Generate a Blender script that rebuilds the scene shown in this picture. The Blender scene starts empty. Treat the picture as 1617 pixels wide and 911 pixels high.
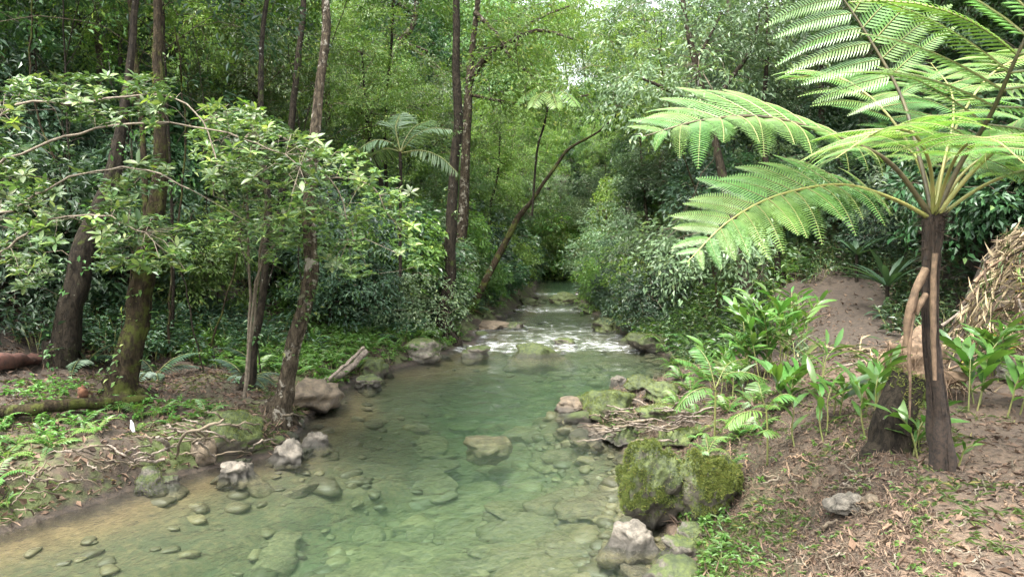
import bpy, math, random
import numpy as np
from mathutils import Vector, Matrix

R = random.Random(7)
RS = np.random.RandomState(11)
scene = bpy.context.scene
COL = scene.collection

# ------------------------------------------------------------------ camera
CAMZ = 2.6
FPX = 1150.0                      # focal length in photo pixels (1617 wide)
PITCH = math.atan(65.5 / FPX)
cam_data = bpy.data.cameras.new("camera")
cam_data.sensor_width = 36.0
cam_data.lens = 36.0 * FPX / 1617.0
cam_data.clip_start = 0.05
cam_data.clip_end = 600.0
cam = bpy.data.objects.new("camera", cam_data)
COL.objects.link(cam)
cam.location = (0, 0, CAMZ)
cam.rotation_euler = (math.pi / 2 - PITCH, 0, 0)
scene.camera = cam

# ------------------------------------------------------------------ light
SUN_EL, SUN_AZ = math.radians(66), math.radians(212)     # azimuth clockwise from +Y (camera direction)
world = bpy.data.worlds.new("World")
scene.world = world
world.use_nodes = True
wn = world.node_tree
wn.nodes.clear()
w_out = wn.nodes.new("ShaderNodeOutputWorld")
w_bg = wn.nodes.new("ShaderNodeBackground")
w_sky = wn.nodes.new("ShaderNodeTexSky")
w_sky.sky_type = 'NISHITA'
w_sky.sun_disc = False
w_sky.sun_elevation = SUN_EL
w_sky.sun_rotation = SUN_AZ
w_sky.dust_density = 4.0
w_sky.ozone_density = 1.0
w_hsv = wn.nodes.new("ShaderNodeHueSaturation")         # an overcast sky is nearly white
w_hsv.inputs['Saturation'].default_value = 0.28
w_bg.inputs['Strength'].default_value = 0.15
wn.links.new(w_sky.outputs[0], w_hsv.inputs['Color'])
wn.links.new(w_hsv.outputs[0], w_bg.inputs['Color'])
wn.links.new(w_bg.outputs[0], w_out.inputs['Surface'])

sun_data = bpy.data.lights.new("sun", 'SUN')
sun_data.energy = 1.3
sun_data.angle = math.radians(18)
sun_data.color = (1.0, 0.96, 0.88)
sun = bpy.data.objects.new("sun", sun_data)
COL.objects.link(sun)
sd = Vector((math.sin(SUN_AZ) * math.cos(SUN_EL), math.cos(SUN_AZ) * math.cos(SUN_EL), math.sin(SUN_EL)))
sun.rotation_euler = sd.to_track_quat('Z', 'Y').to_euler()

scene.view_settings.view_transform = 'Standard'
scene.view_settings.look = 'None'
scene.view_settings.exposure = 3.0
scene.view_settings.gamma = 1.0
scene.view_settings.use_curve_mapping = False
scene.render.engine = 'CYCLES'
cy = scene.cycles
cy.max_bounces = 7
cy.diffuse_bounces = 2
cy.glossy_bounces = 2
cy.transmission_bounces = 5
cy.transparent_max_bounces = 8
cy.volume_bounces = 1
cy.use_denoising = True
cy.sample_clamp_indirect = 6.0

# ------------------------------------------------------------------ numeric helpers
def sm(t):
    t = np.clip(t, 0, 1)
    return t * t * (3 - 2 * t)

def softplus(t, k=0.6):
    return k * np.logaddexp(0, np.asarray(t, float) / k)

def _hash(ix, iy, iz, seed):
    with np.errstate(over='ignore'):
        n = (ix.astype(np.uint32) * np.uint32(374761393) + iy.astype(np.uint32) * np.uint32(668265263)
             + iz.astype(np.uint32) * np.uint32(2147483647) + np.uint32(seed * 974711 + 13))
        n = (n ^ (n >> np.uint32(13))) * np.uint32(1274126177)
        n = n ^ (n >> np.uint32(16))
        n = n * np.uint32(2246822519)
        n = n ^ (n >> np.uint32(15))
    return n.astype(np.float64) / 4294967295.0 * 2 - 1

def vnoise(x, y, z=None, seed=0):
    x = np.asarray(x, float); y = np.asarray(y, float)
    z = np.zeros_like(x) if z is None else np.asarray(z, float)
    fx, fy, fz = np.floor(x), np.floor(y), np.floor(z)
    tx, ty, tz = x - fx, y - fy, z - fz
    tx = tx * tx * (3 - 2 * tx); ty = ty * ty * (3 - 2 * ty); tz = tz * tz * (3 - 2 * tz)
    ix, iy, iz = fx.astype(np.int64), fy.astype(np.int64), fz.astype(np.int64)
    r = 0
    for dx in (0, 1):
        for dy in (0, 1):
            for dz in (0, 1):
                w = (tx if dx else 1 - tx) * (ty if dy else 1 - ty) * (tz if dz else 1 - tz)
                r = r + w * _hash(ix + dx, iy + dy, iz + dz, seed)
    return r

def fbm(x, y, z=None, octaves=4, seed=0, gain=0.5):
    r, a, s = 0, 1.0, 1.0
    for k in range(octaves):
        r = r + a * vnoise(np.asarray(x) * s, np.asarray(y) * s, None if z is None else np.asarray(z) * s, seed + k)
        a *= gain; s *= 2.03
    return r

def unit(a):
    a = np.asarray(a, float)
    return a / np.maximum(np.linalg.norm(a, axis=-1, keepdims=True), 1e-9)

# ------------------------------------------------------------------ camera rays -> places
_f = np.array([0, math.cos(PITCH), -math.sin(PITCH)])
_u = np.array([0, math.sin(PITCH), math.cos(PITCH)])
_r = np.array([1.0, 0, 0])
def P(px, py, y):
    d = _f * FPX + _r * (px - 808.5) - _u * (py - 455.5)
    return np.array([0, 0, CAMZ]) + d * (y / d[1])

# ------------------------------------------------------------------ terrain
YL = [-20, 0, 4, 6.8, 8.4, 9.06, 11.1, 13, 15, 16.6, 18.1, 21.3, 25, 28, 32, 46, 70]
XL = [-9, -7.5, -5.8, -4.6, -3.5, -2.98, -2.95, -3.1, -2.7, -1.9, -1.5, -1.1, -0.1, 0.0, 1.0, 1.6, -4]
YR = [-20, 0, 2, 4, 5.8, 7.6, 9.9, 11, 11.9, 12.8, 14, 15, 17, 18.5, 21.9, 26.7, 32, 46, 70]
XR = [-5, -2.2, -0.6, 0.75, 1.45, 1.45, 1.35, 0.95, 0.85, 1.6, 2.9, 3.4, 3.7, 3.3, 3.4, 2.9, 2.8, 4.6, 1]
def water_level(y):
    return np.interp(y, [-20, 18, 20, 22, 25, 27.3, 28, 31, 33, 34, 48, 70], [0, 0, .06, .12, .19, .22, .30, .33, .36, .42, .46, .8])
def shores(y):
    y = np.asarray(y, float)
    l = np.interp(y, YL, XL) + 0.16 * fbm(y * 0.9, y * 0 + 3.3, octaves=3, seed=5)
    r = np.interp(y, YR, XR) + 0.14 * fbm(y * 0.9, y * 0 + 9.3, octaves=3, seed=6)
    return l, r
def path_x(y):
    return np.interp(y, [-5, 0, 4, 6, 8, 10, 13, 17, 22, 40], [1.2, 1.4, 3.0, 3.9, 4.2, 4.5, 5.4, 6.9, 9, 16])
def mound(x, y):
    xe = 4.75 + 0.25 * vnoise(y * 1.1, y * 0 + 2, seed=71) + 0.62 * np.maximum(y - 8.2, 0)
    ye = 7.7 + 0.25 * vnoise(x * 1.3, x * 0 + 4, seed=72)
    return 1.6 * sm((x - xe) / 1.1) * sm((y - ye) / 1.2) * (1 - sm((y - 13.0) / 4.0))
def H(x, y, detail=True):
    x = np.asarray(x, float); y = np.asarray(y, float)
    x, y = np.broadcast_arrays(x, y)
    w = water_level(y)
    l, r = shores(y)
    c, hw = (l + r) / 2, (r - l) / 2
    D = np.interp(y, [0, 5, 8, 13, 16, 18, 20, 33, 36, 60], [.55, .6, .72, .8, .6, .22, .13, .14, .3, .3])
    u = np.clip(np.abs(x - c) / hw, 0, 1)
    dep = D * (1 - u ** 2.2) ** 0.85
    leftness = sm((c - x) / hw)                      # sandy shelf along the left shore
    dep = dep * (1 - 0.35 * leftness)
    dep = np.minimum(dep, 0.03 + 0.21 * np.maximum(x - l, 0) + 0.6 * np.maximum(x - l - 1.5, 0))
    bed = w - dep - 0.02
    sl = np.maximum(l - x, 0)
    s0 = np.interp(y, [6, 8, 14, 18, 30], [4.2, 3.9, 3.0, 1.9, 1.3])
    left = w + 0.34 * sm(sl / 0.55) + 0.11 * np.minimum(sl, 8) + 0.52 * softplus(sl - s0) - 0.3 * softplus(sl - 24, 2)
    sr = np.maximum(x - r, 0)
    B = np.interp(y, [0, 9, 12, 16, 24, 40], [1.0, 1.0, 0.98, 0.9, 0.85, .8])
    Wb = np.interp(y, [0, 5, 8, 9.6, 11, 13, 16, 20, 40], [1.3, 1.35, 1.5, 3.0, 3.6, 3.4, 2.3, 2.2, 2.0])
    right = w + B * np.clip(1.15 * sm(sr / Wb * 0.62 + 0.16) - 0.075, 0, 1.0)
    hx = path_x(y) + np.interp(y, [0, 10, 14, 20], [6, 4, 1.6, 0.5])
    right = right + 0.5 * softplus(x - hx, 0.5) - 0.28 * softplus(x - hx - 22, 2)
    right = right + 0.33 * softplus(y - 13.0, 0.5) * sm((x - 4.6) / 2.0) * (1 - sm((y - 26) / 10) * .4)
    right = right + 0.28 * softplus(sr - np.interp(y, [14, 18, 24, 40], [9, 4.0, 2.2, 1.5]), 0.5) * sm((y - 16) / 3)
    right = right + mound(x, y)
    z = np.where(x < l, left, np.where(x > r, right, bed))
    k = sm((y - 51) / 9)
    z = z * (1 - k) + (0.9 + 0.06 * np.abs(x - 3)) * k
    z = z + 0.5 * softplus(y - 53, 2.0) - 0.42 * softplus(y - 88, 3.0)
    if detail:
        land = np.where(x < l, sm(sl / 0.5), np.where(x > r, sm(sr / 0.4), 0.35))
        path = np.exp(-((x - path_x(y)) / 0.8) ** 2) * sm((x - r) / 0.8)
        amp = land * (1 - 0.6 * path)
        z = z + amp * (0.11 * fbm(x * 0.9, y * 0.9, octaves=3, seed=21) + 0.035 * fbm(x * 4.7, y * 4.7, octaves=3, seed=31))
    return z
def G(px, py, ymin=2.5, ymax=90, surf=False):
    """where the line of sight through a photo point meets the ground (or the water)"""
    ys = np.arange(ymin, ymax, 0.02)
    d = _f * FPX + _r * (px - 808.5) - _u * (py - 455.5)
    k = ys / d[1]
    xs = d[0] * k; zs = CAMZ + d[2] * k
    h = H(xs, ys)
    if surf:
        h = np.maximum(h, water_level(ys))
    i = np.argmax(zs < h)
    return np.array([xs[i], ys[i], h[i]])
def on_ground(x, y):
    return np.array([x, y, float(H(np.array([x]), np.array([y]))[0])])

# ------------------------------------------------------------------ mesh helpers
class MB:
    """collects vertices and faces of one mesh"""
    def __init__(self):
        self.V, self.F, self.n = [], [], 0
    def add(self, V, F, m=0, smooth=True):
        V = np.asarray(V, float).reshape(-1, 3)
        F = np.asarray(F, np.int64)
        if len(F) == 0: return
        self.V.append(V); self.F.append((F + self.n, m, smooth)); self.n += len(V)
    def mesh(self, name, mats):
        me = bpy.data.meshes.new(name)
        V = np.concatenate(self.V)
        me.vertices.add(len(V)); me.vertices.foreach_set("co", V.astype(np.float32).ravel())
        li, ls, mi, so = [], [], [], []
        st = 0
        for F, m, s in self.F:
            k = F.shape[1]
            li.append(F.ravel()); ls.append(st + np.arange(len(F)) * k); st += F.size
            mi.append(np.full(len(F), m)); so.append(np.full(len(F), s))
        li = np.concatenate(li); ls = np.concatenate(ls)
        me.loops.add(len(li)); me.loops.foreach_set("vertex_index", li.astype(np.int32))
        me.polygons.add(len(ls)); me.polygons.foreach_set("loop_start", ls.astype(np.int32))
        me.polygons.foreach_set("material_index", np.concatenate(mi).astype(np.int32))
        me.polygons.foreach_set("use_smooth", np.concatenate(so).astype(bool))
        for m in mats: me.materials.append(m)
        me.update(calc_edges=True)
        return me

def ob(name, me, parent=None, loc=None, **props):
    o = bpy.data.objects.new(name, me)
    COL.objects.link(o)
    if parent is not None: o.parent = parent
    if loc is not None: o.location = Vector([float(a) for a in loc])
    for k, v in props.items(): o[k] = v
    return o
def thing(name, label, cat, loc=(0, 0, 0), group=None, rz=0.0, scale=1.0):
    o = ob(name, None, loc=loc, label=label, category=cat)
    o.rotation_euler = (0, 0, rz); o.scale = (scale, scale, scale)
    if group: o['group'] = group
    return o
def dup(root, loc, rz=0.0, scale=1.0, label=None, group=None, tilt=(0, 0)):
    kids = list(root.children)
    r = root.copy(); COL.objects.link(r)
    r.location = Vector([float(a) for a in loc]); r.rotation_euler = (tilt[0], tilt[1], rz)
    r.scale = (scale, scale, scale) if not isinstance(scale, tuple) else scale
    if label: r['label'] = label
    if group: r['group'] = group
    for ch in kids:
        c = ch.copy(); COL.objects.link(c); c.parent = r
        for g in list(ch.children):
            d = g.copy(); COL.objects.link(d); d.parent = c
    return r

def catmull(pts, n):
    pts = np.asarray(pts, float)
    p = np.vstack([2 * pts[0] - pts[1], pts, 2 * pts[-1] - pts[-2]])
    m = len(pts) - 1
    t = np.linspace(0, m, n); i = np.minimum(t.astype(int), m - 1); u = (t - i)[:, None]
    a, b, c, d = p[i], p[i + 1], p[i + 2], p[i + 3]
    return 0.5 * (2 * b + (c - a) * u + (2 * a - 5 * b + 4 * c - d) * u ** 2 + (3 * b - a - 3 * c + d) * u ** 3)

def tube(mb, pts, rad, sides=6, m=0, rough=0.0, seed=0, cap=True):
    pts = np.asarray(pts, float); n = len(pts)
    rad = np.broadcast_to(np.asarray(rad, float), (n,))
    T = unit(np.gradient(pts, axis=0))
    ref = np.array([0.0, 0, 1]) if abs(T[0][2]) < 0.9 else np.array([1.0, 0, 0])
    N = np.zeros_like(T); a = unit(np.cross(T[0], ref)); N[0] = a
    for i in range(1, n):
        a = a - T[i] * np.dot(a, T[i]); a = a / max(np.linalg.norm(a), 1e-9); N[i] = a
    Bn = np.cross(T, N)
    th = np.linspace(0, 2 * math.pi, sides, endpoint=False)
    rr = rad[:, None] * np.ones(sides)[None]
    if rough > 0:
        L = np.concatenate([[0], np.cumsum(np.linalg.norm(np.diff(pts, axis=0), axis=1))])
        sc = 1.0 / max(rad.max(), 1e-4)
        zz = np.repeat(L[:, None] * sc * 0.35, sides, 1)
        if sides >= 12: rr = rr * (1 + rough * .45 * fbm(np.cos(th)[None] * 4.5 + seed * 3.3 + 0 * zz, np.sin(th)[None] * 4.5 + 0 * zz, zz * 1.6, 2, seed + 40))
        rr = rr * (1 + rough * fbm(np.cos(th)[None] * 1.6 + seed * 7.1 + 0 * zz, np.sin(th)[None] * 1.6 + 0 * zz, zz, 3, seed + 1))
    V = pts[:, None] + N[:, None] * (np.cos(th)[None, :, None] * rr[..., None]) + Bn[:, None] * (np.sin(th)[None, :, None] * rr[..., None])
    V = V.reshape(-1, 3)
    i = np.arange(n - 1)[:, None] * sides; j = np.arange(sides)[None]; j2 = (j + 1) % sides
    F = np.stack([i + j, i + j2, i + sides + j2, i + sides + j], -1).reshape(-1, 4)
    mb.add(V, F, m)
    if cap and sides >= 3:
        for base, rev in ((0, True), ((n - 1) * sides, False)):
            c = pts[0] if rev else pts[-1]
            ring = V[base:base + sides]
            k = np.arange(sides); k2 = (k + 1) % sides
            Ft = np.stack([np.full(sides, sides), k2 if rev else k, k if rev else k2], -1)
            mb.add(np.vstack([ring, c[None]]), Ft, m)

def leaves(mb, Pn, D, N, L, W, m=0, fold=0.3, droop=0.2, full=False):
    """many leaves at once: base point, direction, facing, length, width"""
    Pn = np.asarray(Pn, float).reshape(-1, 3); M = len(Pn)
    D = unit(np.broadcast_to(D, (M, 3))); N = np.broadcast_to(N, (M, 3))
    S = unit(np.cross(D, N)); N = np.cross(S, D)
    L = np.broadcast_to(np.asarray(L, float), (M,))[:, None]; W = np.broadcast_to(np.asarray(W, float), (M,))[:, None]
    k = np.arange(M)[:, None]
    if not full:
        b = Pn; t = Pn + D * L - N * L * droop
        l = Pn + D * L * 0.45 - S * W / 2 + N * W * fold * 0.5
        r = Pn + D * L * 0.45 + S * W / 2 + N * W * fold * 0.5
        V = np.stack([b, r, t, l], 1).reshape(-1, 3)
        F = np.concatenate([k * 4 + np.array([[0, 1, 2]]), k * 4 + np.array([[0, 2, 3]])])
        mb.add(V, F, m, False)
    else:
        rows = []
        for (u, wv) in ((0.0, 0.06), (0.28, 0.86), (0.6, 0.92), (0.85, 0.5), (1.0, 0.02)):
            cpt = Pn + D * L * u - N * L * droop * u ** 2
            rows += [cpt - S * W / 2 * wv + N * W * fold * 0.5 * wv, cpt, cpt + S * W / 2 * wv + N * W * fold * 0.5 * wv]
        V = np.stack(rows, 1).reshape(-1, 3)
        q = []
        for i in range(4):
            a = i * 3
            q += [[a, a + 1, a + 4, a + 3], [a + 1, a + 2, a + 5, a + 4]]
        F = np.concatenate([k * 15 + np.array([qq]) for qq in q])
        mb.add(V, F, m, True)

def rand_dirs(n, rs=RS):
    return unit(rs.normal(size=(n, 3)))

def ico(sub):
    import bmesh
    bm = bmesh.new(); bmesh.ops.create_icosphere(bm, subdivisions=sub, radius=1.0)
    V = np.array([v.co[:] for v in bm.verts]); F = np.array([[v.index for v in f.verts] for f in bm.faces])
    bm.free(); return V, F
ICO = {k: ico(k) for k in (2, 3, 4, 5)}
def rock_shape(seed, size, sub=4, rough=0.28, flat=0.0, cuts=7):
    V, F = ICO[sub]
    rs = np.random.RandomState(seed)
    V = V.copy()
    for _ in range(cuts):                                   # chop facets
        n = unit(rs.normal(size=3)); d = rs.uniform(0.55, 0.9)
        h = V @ n; V = V - np.where(h > d, (h - d) * 0.85, 0)[:, None] * n
    nn = unit(V)
    V = V * (1 + rough * fbm(V[:, 0] * 1.3 + seed, V[:, 1] * 1.3, V[:, 2] * 1.3, 3, seed)[:, None])
    V = V + nn * (0.10 * rough / 0.28 * fbm(V[:, 0] * 4.5, V[:, 1] * 4.5 + seed, V[:, 2] * 4.5, 3, seed + 9)[:, None])
    if flat: V[:, 2] = np.where(V[:, 2] > 0, V[:, 2] * (1 - flat), V[:, 2])
    return V * np.asarray(size), F

# ------------------------------------------------------------------ materials
def mat(name):
    m = bpy.data.materials.new(name); m.use_nodes = True
    m.node_tree.nodes.clear()
    return m, m.node_tree.nodes, m.node_tree.links
def node(N, t, **kw):
    n = N.new(t)
    for k, v in kw.items():
        if hasattr(n, k): setattr(n, k, v)
        else: n.inputs[k].default_value = v
    return n
def mixc(N, L, fac, a, b, blend='MIX'):
    n = N.new('ShaderNodeMix'); n.data_type = 'RGBA'; n.blend_type = blend
    for idx, v in ((0, fac), (6, a), (7, b)):
        if hasattr(v, 'is_linked'): L.new(v, n.inputs[idx])
        elif idx == 0: n.inputs[0].default_value = v
        else: n.inputs[idx].default_value = (*v, 1.0) if len(v) == 3 else v
    return n.outputs[2]
def ramp(N, L, src, lo, hi):
    n = N.new('ShaderNodeMapRange'); n.interpolation_type = 'SMOOTHSTEP'
    L.new(src, n.inputs[0]); n.inputs[1].default_value = lo; n.inputs[2].default_value = hi
    return n.outputs[0]
def noise(N, L, co, scale, detail=4, rough=0.6, dist=0.0):
    n = N.new('ShaderNodeTexNoise'); n.inputs['Scale'].default_value = scale
    n.inputs['Detail'].default_value = detail; n.inputs['Roughness'].default_value = rough; n.inputs['Distortion'].default_value = dist
    if co is not None: L.new(co, n.inputs['Vector'])
    return n.outputs[0]
def math_n(N, L, op, a, b):
    n = N.new('ShaderNodeMath'); n.operation = op
    for i, v in enumerate((a, b)):
        if hasattr(v, 'is_linked'): L.new(v, n.inputs[i])
        else: n.inputs[i].default_value = v
    return n.outputs[0]

def leaf_mat(name, c1, c2, c3=None, trans=0.35, rough=0.42, var=0.35, sat=0.95):
    m, N, L = mat(name)
    geo = N.new('ShaderNodeNewGeometry'); oi = N.new('ShaderNodeObjectInfo')
    col = mixc(N, L, geo.outputs['Random Per Island'], c1, c2)
    if c3 is not None:
        f = ramp(N, L, geo.outputs['Random Per Island'], 0.90, 1.0)
        col = mixc(N, L, f, col, c3)
    hs = N.new('ShaderNodeHueSaturation'); L.new(col, hs.inputs['Color'])
    mr = N.new('ShaderNodeMapRange'); L.new(oi.outputs['Random'], mr.inputs[0])
    mr.inputs[3].default_value = 1 - var; mr.inputs[4].default_value = 1 + var
    L.new(mr.outputs[0], hs.inputs['Value'])
    mh = N.new('ShaderNodeMapRange'); L.new(math_n(N, L, 'FRACT', math_n(N, L, 'MULTIPLY', oi.outputs['Random'], 7.31), 0.0), mh.inputs[0])
    mh.inputs[3].default_value = 0.482; mh.inputs[4].default_value = 0.522
    L.new(mh.outputs[0], hs.inputs['Hue']); hs.inputs['Saturation'].default_value = sat
    pb = node(N, 'ShaderNodeBsdfPrincipled'); pb.inputs['Roughness'].default_value = rough
    pb.inputs['Specular IOR Level'].default_value = 0.5
    L.new(hs.outputs[0], pb.inputs['Base Color'])
    tr = N.new('ShaderNodeBsdfTranslucent')
    tc = mixc(N, L, 1.0, hs.outputs[0], (1.2, 1.22, 0.6), 'MULTIPLY')
    L.new(tc, tr.inputs['Color'])
    mx = N.new('ShaderNodeMixShader'); mx.inputs[0].default_value = trans
    L.new(pb.outputs[0], mx.inputs[1]); L.new(tr.outputs[0], mx.inputs[2])
    out = N.new('ShaderNodeOutputMaterial'); L.new(mx.outputs[0], out.inputs[0])
    return m

def bark_mat(name, c1, c2, lichen=0.2, moss=0.3, lich_c=(0.24, 0.24, 0.2), moss_c=(0.045, 0.06, 0.014), scale=7.0):
    m, N, L = mat(name)
    tc = N.new('ShaderNodeTexCoord'); co = tc.outputs['Object']
    mp = N.new('ShaderNodeMapping'); mp.inputs['Scale'].default_value = (1, 1, 0.35); L.new(co, mp.inputs[0])
    n1 = noise(N, L, mp.outputs[0], scale * 3.2, 8, 0.72, 0.5)
    col = mixc(N, L, ramp(N, L, n1, 0.36, 0.66), c1, c2)
    n2 = noise(N, L, co, scale * 0.9, 5, 0.7)
    col = mixc(N, L, ramp(N, L, n2, 0.66 - 0.28 * lichen, 0.72 - 0.24 * lichen), col, lich_c)
    n3 = noise(N, L, co, scale * 0.45, 5, 0.7)
    col = mixc(N, L, ramp(N, L, n3, 0.70 - 0.36 * moss, 0.80 - 0.32 * moss), col, moss_c)
    pb = node(N, 'ShaderNodeBsdfPrincipled'); pb.inputs['Roughness'].default_value = 0.9; pb.inputs['Specular IOR Level'].default_value = 0.15
    L.new(col, pb.inputs['Base Color'])
    bp = N.new('ShaderNodeBump'); bp.inputs['Strength'].default_value = 1.0; bp.inputs['Distance'].default_value = 0.05
    hh = math_n(N, L, 'ADD', n1, math_n(N, L, 'MULTIPLY', n3, 0.8)); L.new(hh, bp.inputs['Height'])
    L.new(bp.outputs[0], pb.inputs['Normal'])
    out = N.new('ShaderNodeOutputMaterial'); L.new(pb.outputs[0], out.inputs[0])
    return m

def rock_mat(name, c1, c2, moss=0.0, moss_c=(0.06, 0.078, 0.015), moss_c2=(0.02, 0.03, 0.008), scale=4.0, wet=0.75, wetline=0.75):
    m, N, L = mat(name)
    tc = N.new('ShaderNodeTexCoord'); co = tc.outputs['Object']
    oi = N.new('ShaderNodeObjectInfo')
    n1 = noise(N, L, co, scale * 2.0, 7, 0.7); n2 = noise(N, L, co, scale * 6, 4, 0.7)
    col = mixc(N, L, ramp(N, L, n1, 0.32, 0.68), c1, c2)
    col = mixc(N, L, math_n(N, L, 'MULTIPLY', ramp(N, L, n2, 0.55, 0.75), 0.5), col, tuple(a * 0.35 for a in c1))
    if moss > 0:
        g = N.new('ShaderNodeNewGeometry'); sx = N.new('ShaderNodeSeparateXYZ'); L.new(g.outputs['Normal'], sx.inputs[0])
        n3 = noise(N, L, co, scale * 0.8, 6, 0.7)
        f = math_n(N, L, 'ADD', math_n(N, L, 'MULTIPLY', sx.outputs[2], 0.35), n3)
        f = ramp(N, L, f, 0.95 - 0.75 * moss, 1.08 - 0.7 * moss)
        mc = mixc(N, L, ramp(N, L, noise(N, L, co, scale * 3, 5, 0.75), 0.35, 0.68), moss_c2, moss_c)
        col = mixc(N, L, f, col, mc)
    hs = N.new('ShaderNodeHueSaturation'); L.new(col, hs.inputs['Color'])
    mr = N.new('ShaderNodeMapRange'); L.new(oi.outputs['Random'], mr.inputs[0]); mr.inputs[3].default_value = 0.75; mr.inputs[4].default_value = 1.25
    L.new(mr.outputs[0], hs.inputs['Value'])
    pb = node(N, 'ShaderNodeBsdfPrincipled'); pb.inputs['Roughness'].default_value = wet
    gp = N.new('ShaderNodeNewGeometry'); sz = N.new('ShaderNodeSeparateXYZ'); L.new(gp.outputs['Position'], sz.inputs[0])
    wz = math_n(N, L, 'ADD', sz.outputs[2], math_n(N, L, 'MULTIPLY', n1, -0.10))
    wl = N.new('ShaderNodeMapRange'); wl.interpolation_type = 'SMOOTHSTEP'; L.new(wz, wl.inputs[0]); wl.inputs[1].default_value = -0.01; wl.inputs[2].default_value = 0.05; wl.inputs[3].default_value = wetline; wl.inputs[4].default_value = 0.0
    ul = N.new('ShaderNodeMapRange'); ul.interpolation_type = 'SMOOTHSTEP'; L.new(wz, ul.inputs[0]); ul.inputs[1].default_value = -0.13; ul.inputs[2].default_value = -0.06; ul.inputs[3].default_value = 1.0 if wetline else 0.0; ul.inputs[4].default_value = 0.0
    dry = mixc(N, L, wl.outputs[0], hs.outputs[0], (0.018, 0.016, 0.011))
    wcol = mixc(N, L, ul.outputs[0], dry, mixc(N, L, ramp(N, L, n1, 0.3, 0.7), (0.05, 0.043, 0.022), (0.13, 0.105, 0.055)))
    L.new(wcol, pb.inputs['Base Color'])
    bp = N.new('ShaderNodeBump'); bp.inputs['Strength'].default_value = 0.8; bp.inputs['Distance'].default_value = 0.04
    L.new(math_n(N, L, 'ADD', n1, math_n(N, L, 'MULTIPLY', n2, 0.4)), bp.inputs['Height'])
    L.new(bp.outputs[0], pb.inputs['Normal'])
    out = N.new('ShaderNodeOutputMaterial'); L.new(pb.outputs[0], out.inputs[0])
    return m

def plain_mat(name, c1, c2, rough=0.8, scale=12, island=False, trans=0.0):
    m, N, L = mat(name)
    if island:
        g = N.new('ShaderNodeNewGeometry'); f = g.outputs['Random Per Island']
    else:
        tc = N.new('ShaderNodeTexCoord'); f = ramp(N, L, noise(N, L, tc.outputs['Object'], scale, 5, 0.7), 0.3, 0.7)
    col = mixc(N, L, f, c1, c2)
    pb = node(N, 'ShaderNodeBsdfPrincipled'); pb.inputs['Roughness'].default_value = rough
    L.new(col, pb.inputs['Base Color'])
    out = N.new('ShaderNodeOutputMaterial')
    if trans > 0:
        tr = N.new('ShaderNodeBsdfTranslucent'); L.new(col, tr.inputs['Color'])
        mx = N.new('ShaderNodeMixShader'); mx.inputs[0].default_value = trans
        L.new(pb.outputs[0], mx.inputs[1]); L.new(tr.outputs[0], mx.inputs[2]); L.new(mx.outputs[0], out.inputs[0])
    else:
        L.new(pb.outputs[0], out.inputs[0])
    return m

M_MID = leaf_mat('leaf_mid_green', (0.0455, 0.1105, 0.0234), (0.091, 0.182, 0.039), (0.208, 0.26, 0.052))
M_LIGHT = leaf_mat('leaf_light_green', (0.0792, 0.165, 0.0264), (0.1452, 0.2508, 0.0462), (0.264, 0.3168, 0.066), trans=0.42)
M_DARK = leaf_mat('leaf_dark_green', (0.0243, 0.0675, 0.0216), (0.054, 0.1148, 0.0378), (0.1215, 0.1755, 0.054), rough=0.34, trans=0.25)
M_GREY = leaf_mat('leaf_grey_green', (0.07, 0.126, 0.056), (0.126, 0.196, 0.0911), (0.196, 0.266, 0.112), trans=0.3)
M_BLUE = leaf_mat('leaf_bluish_green', (0.021, 0.056, 0.026), (0.048, 0.098, 0.045), (0.10, 0.16, 0.055), trans=0.28, rough=0.5)
M_SHRUB = leaf_mat('leaf_rosette_green', (0.05, 0.098, 0.026), (0.105, 0.16, 0.052), (0.19, 0.235, 0.07), rough=0.45, var=0.45)
M_FERN = leaf_mat('leaf_fern_green', (0.055, 0.143, 0.022), (0.099, 0.198, 0.033), trans=0.4, var=0.25)
M_TREEFERN = leaf_mat('leaf_tree_fern', (0.105, 0.215, 0.045), (0.15, 0.27, 0.075), trans=0.4, rough=0.36, var=0.12, sat=1.0)
M_GINGER = leaf_mat('leaf_ginger', (0.048, 0.115, 0.024), (0.078, 0.155, 0.032), trans=0.35, rough=0.33, var=0.3, sat=1.0)
M_GINGER_P = leaf_mat('leaf_ginger_pale', (0.16, 0.22, 0.12), (0.2, 0.27, 0.15), trans=0.3, rough=0.33, var=0.2)
M_STEM = plain_mat('green_stem', (0.10, 0.13, 0.03), (0.16, 0.15, 0.05), 0.5)
M_STIPE = plain_mat('stipe_olive', (0.17, 0.19, 0.05), (0.24, 0.21, 0.07), 0.5, 8)
M_STIPE_D = plain_mat('stipe_dark', (0.035, 0.03, 0.015), (0.09, 0.075, 0.03), 0.55, 8)
M_TWIG = plain_mat('twig_brown', (0.06, 0.045, 0.03), (0.12, 0.095, 0.06), 0.85)
M_TWIG_P = plain_mat('twig_pale', (0.07, 0.055, 0.036), (0.17, 0.14, 0.10), 0.85)
M_BARK = bark_mat('bark_brown', (0.015, 0.012, 0.008), (0.062, 0.05, 0.034), 0.25, 0.3)
M_BARK_DK = bark_mat('bark_dark', (0.008, 0.0065, 0.0045), (0.034, 0.027, 0.018), 0.10, 0.32)
M_BARK_LI = bark_mat('bark_lichened', (0.018, 0.014, 0.009), (0.085, 0.067, 0.044), 0.42, 0.25, lich_c=(0.22, 0.20, 0.16))
M_BARK_MO = bark_mat('bark_mossy', (0.012, 0.009, 0.005), (0.045, 0.033, 0.018), 0.12, 0.6, moss_c=(0.05, 0.058, 0.012))
M_FIBRE = plain_mat('fern_trunk_fibre', (0.008, 0.006, 0.004), (0.042, 0.027, 0.017), 0.95, 30)
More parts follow.
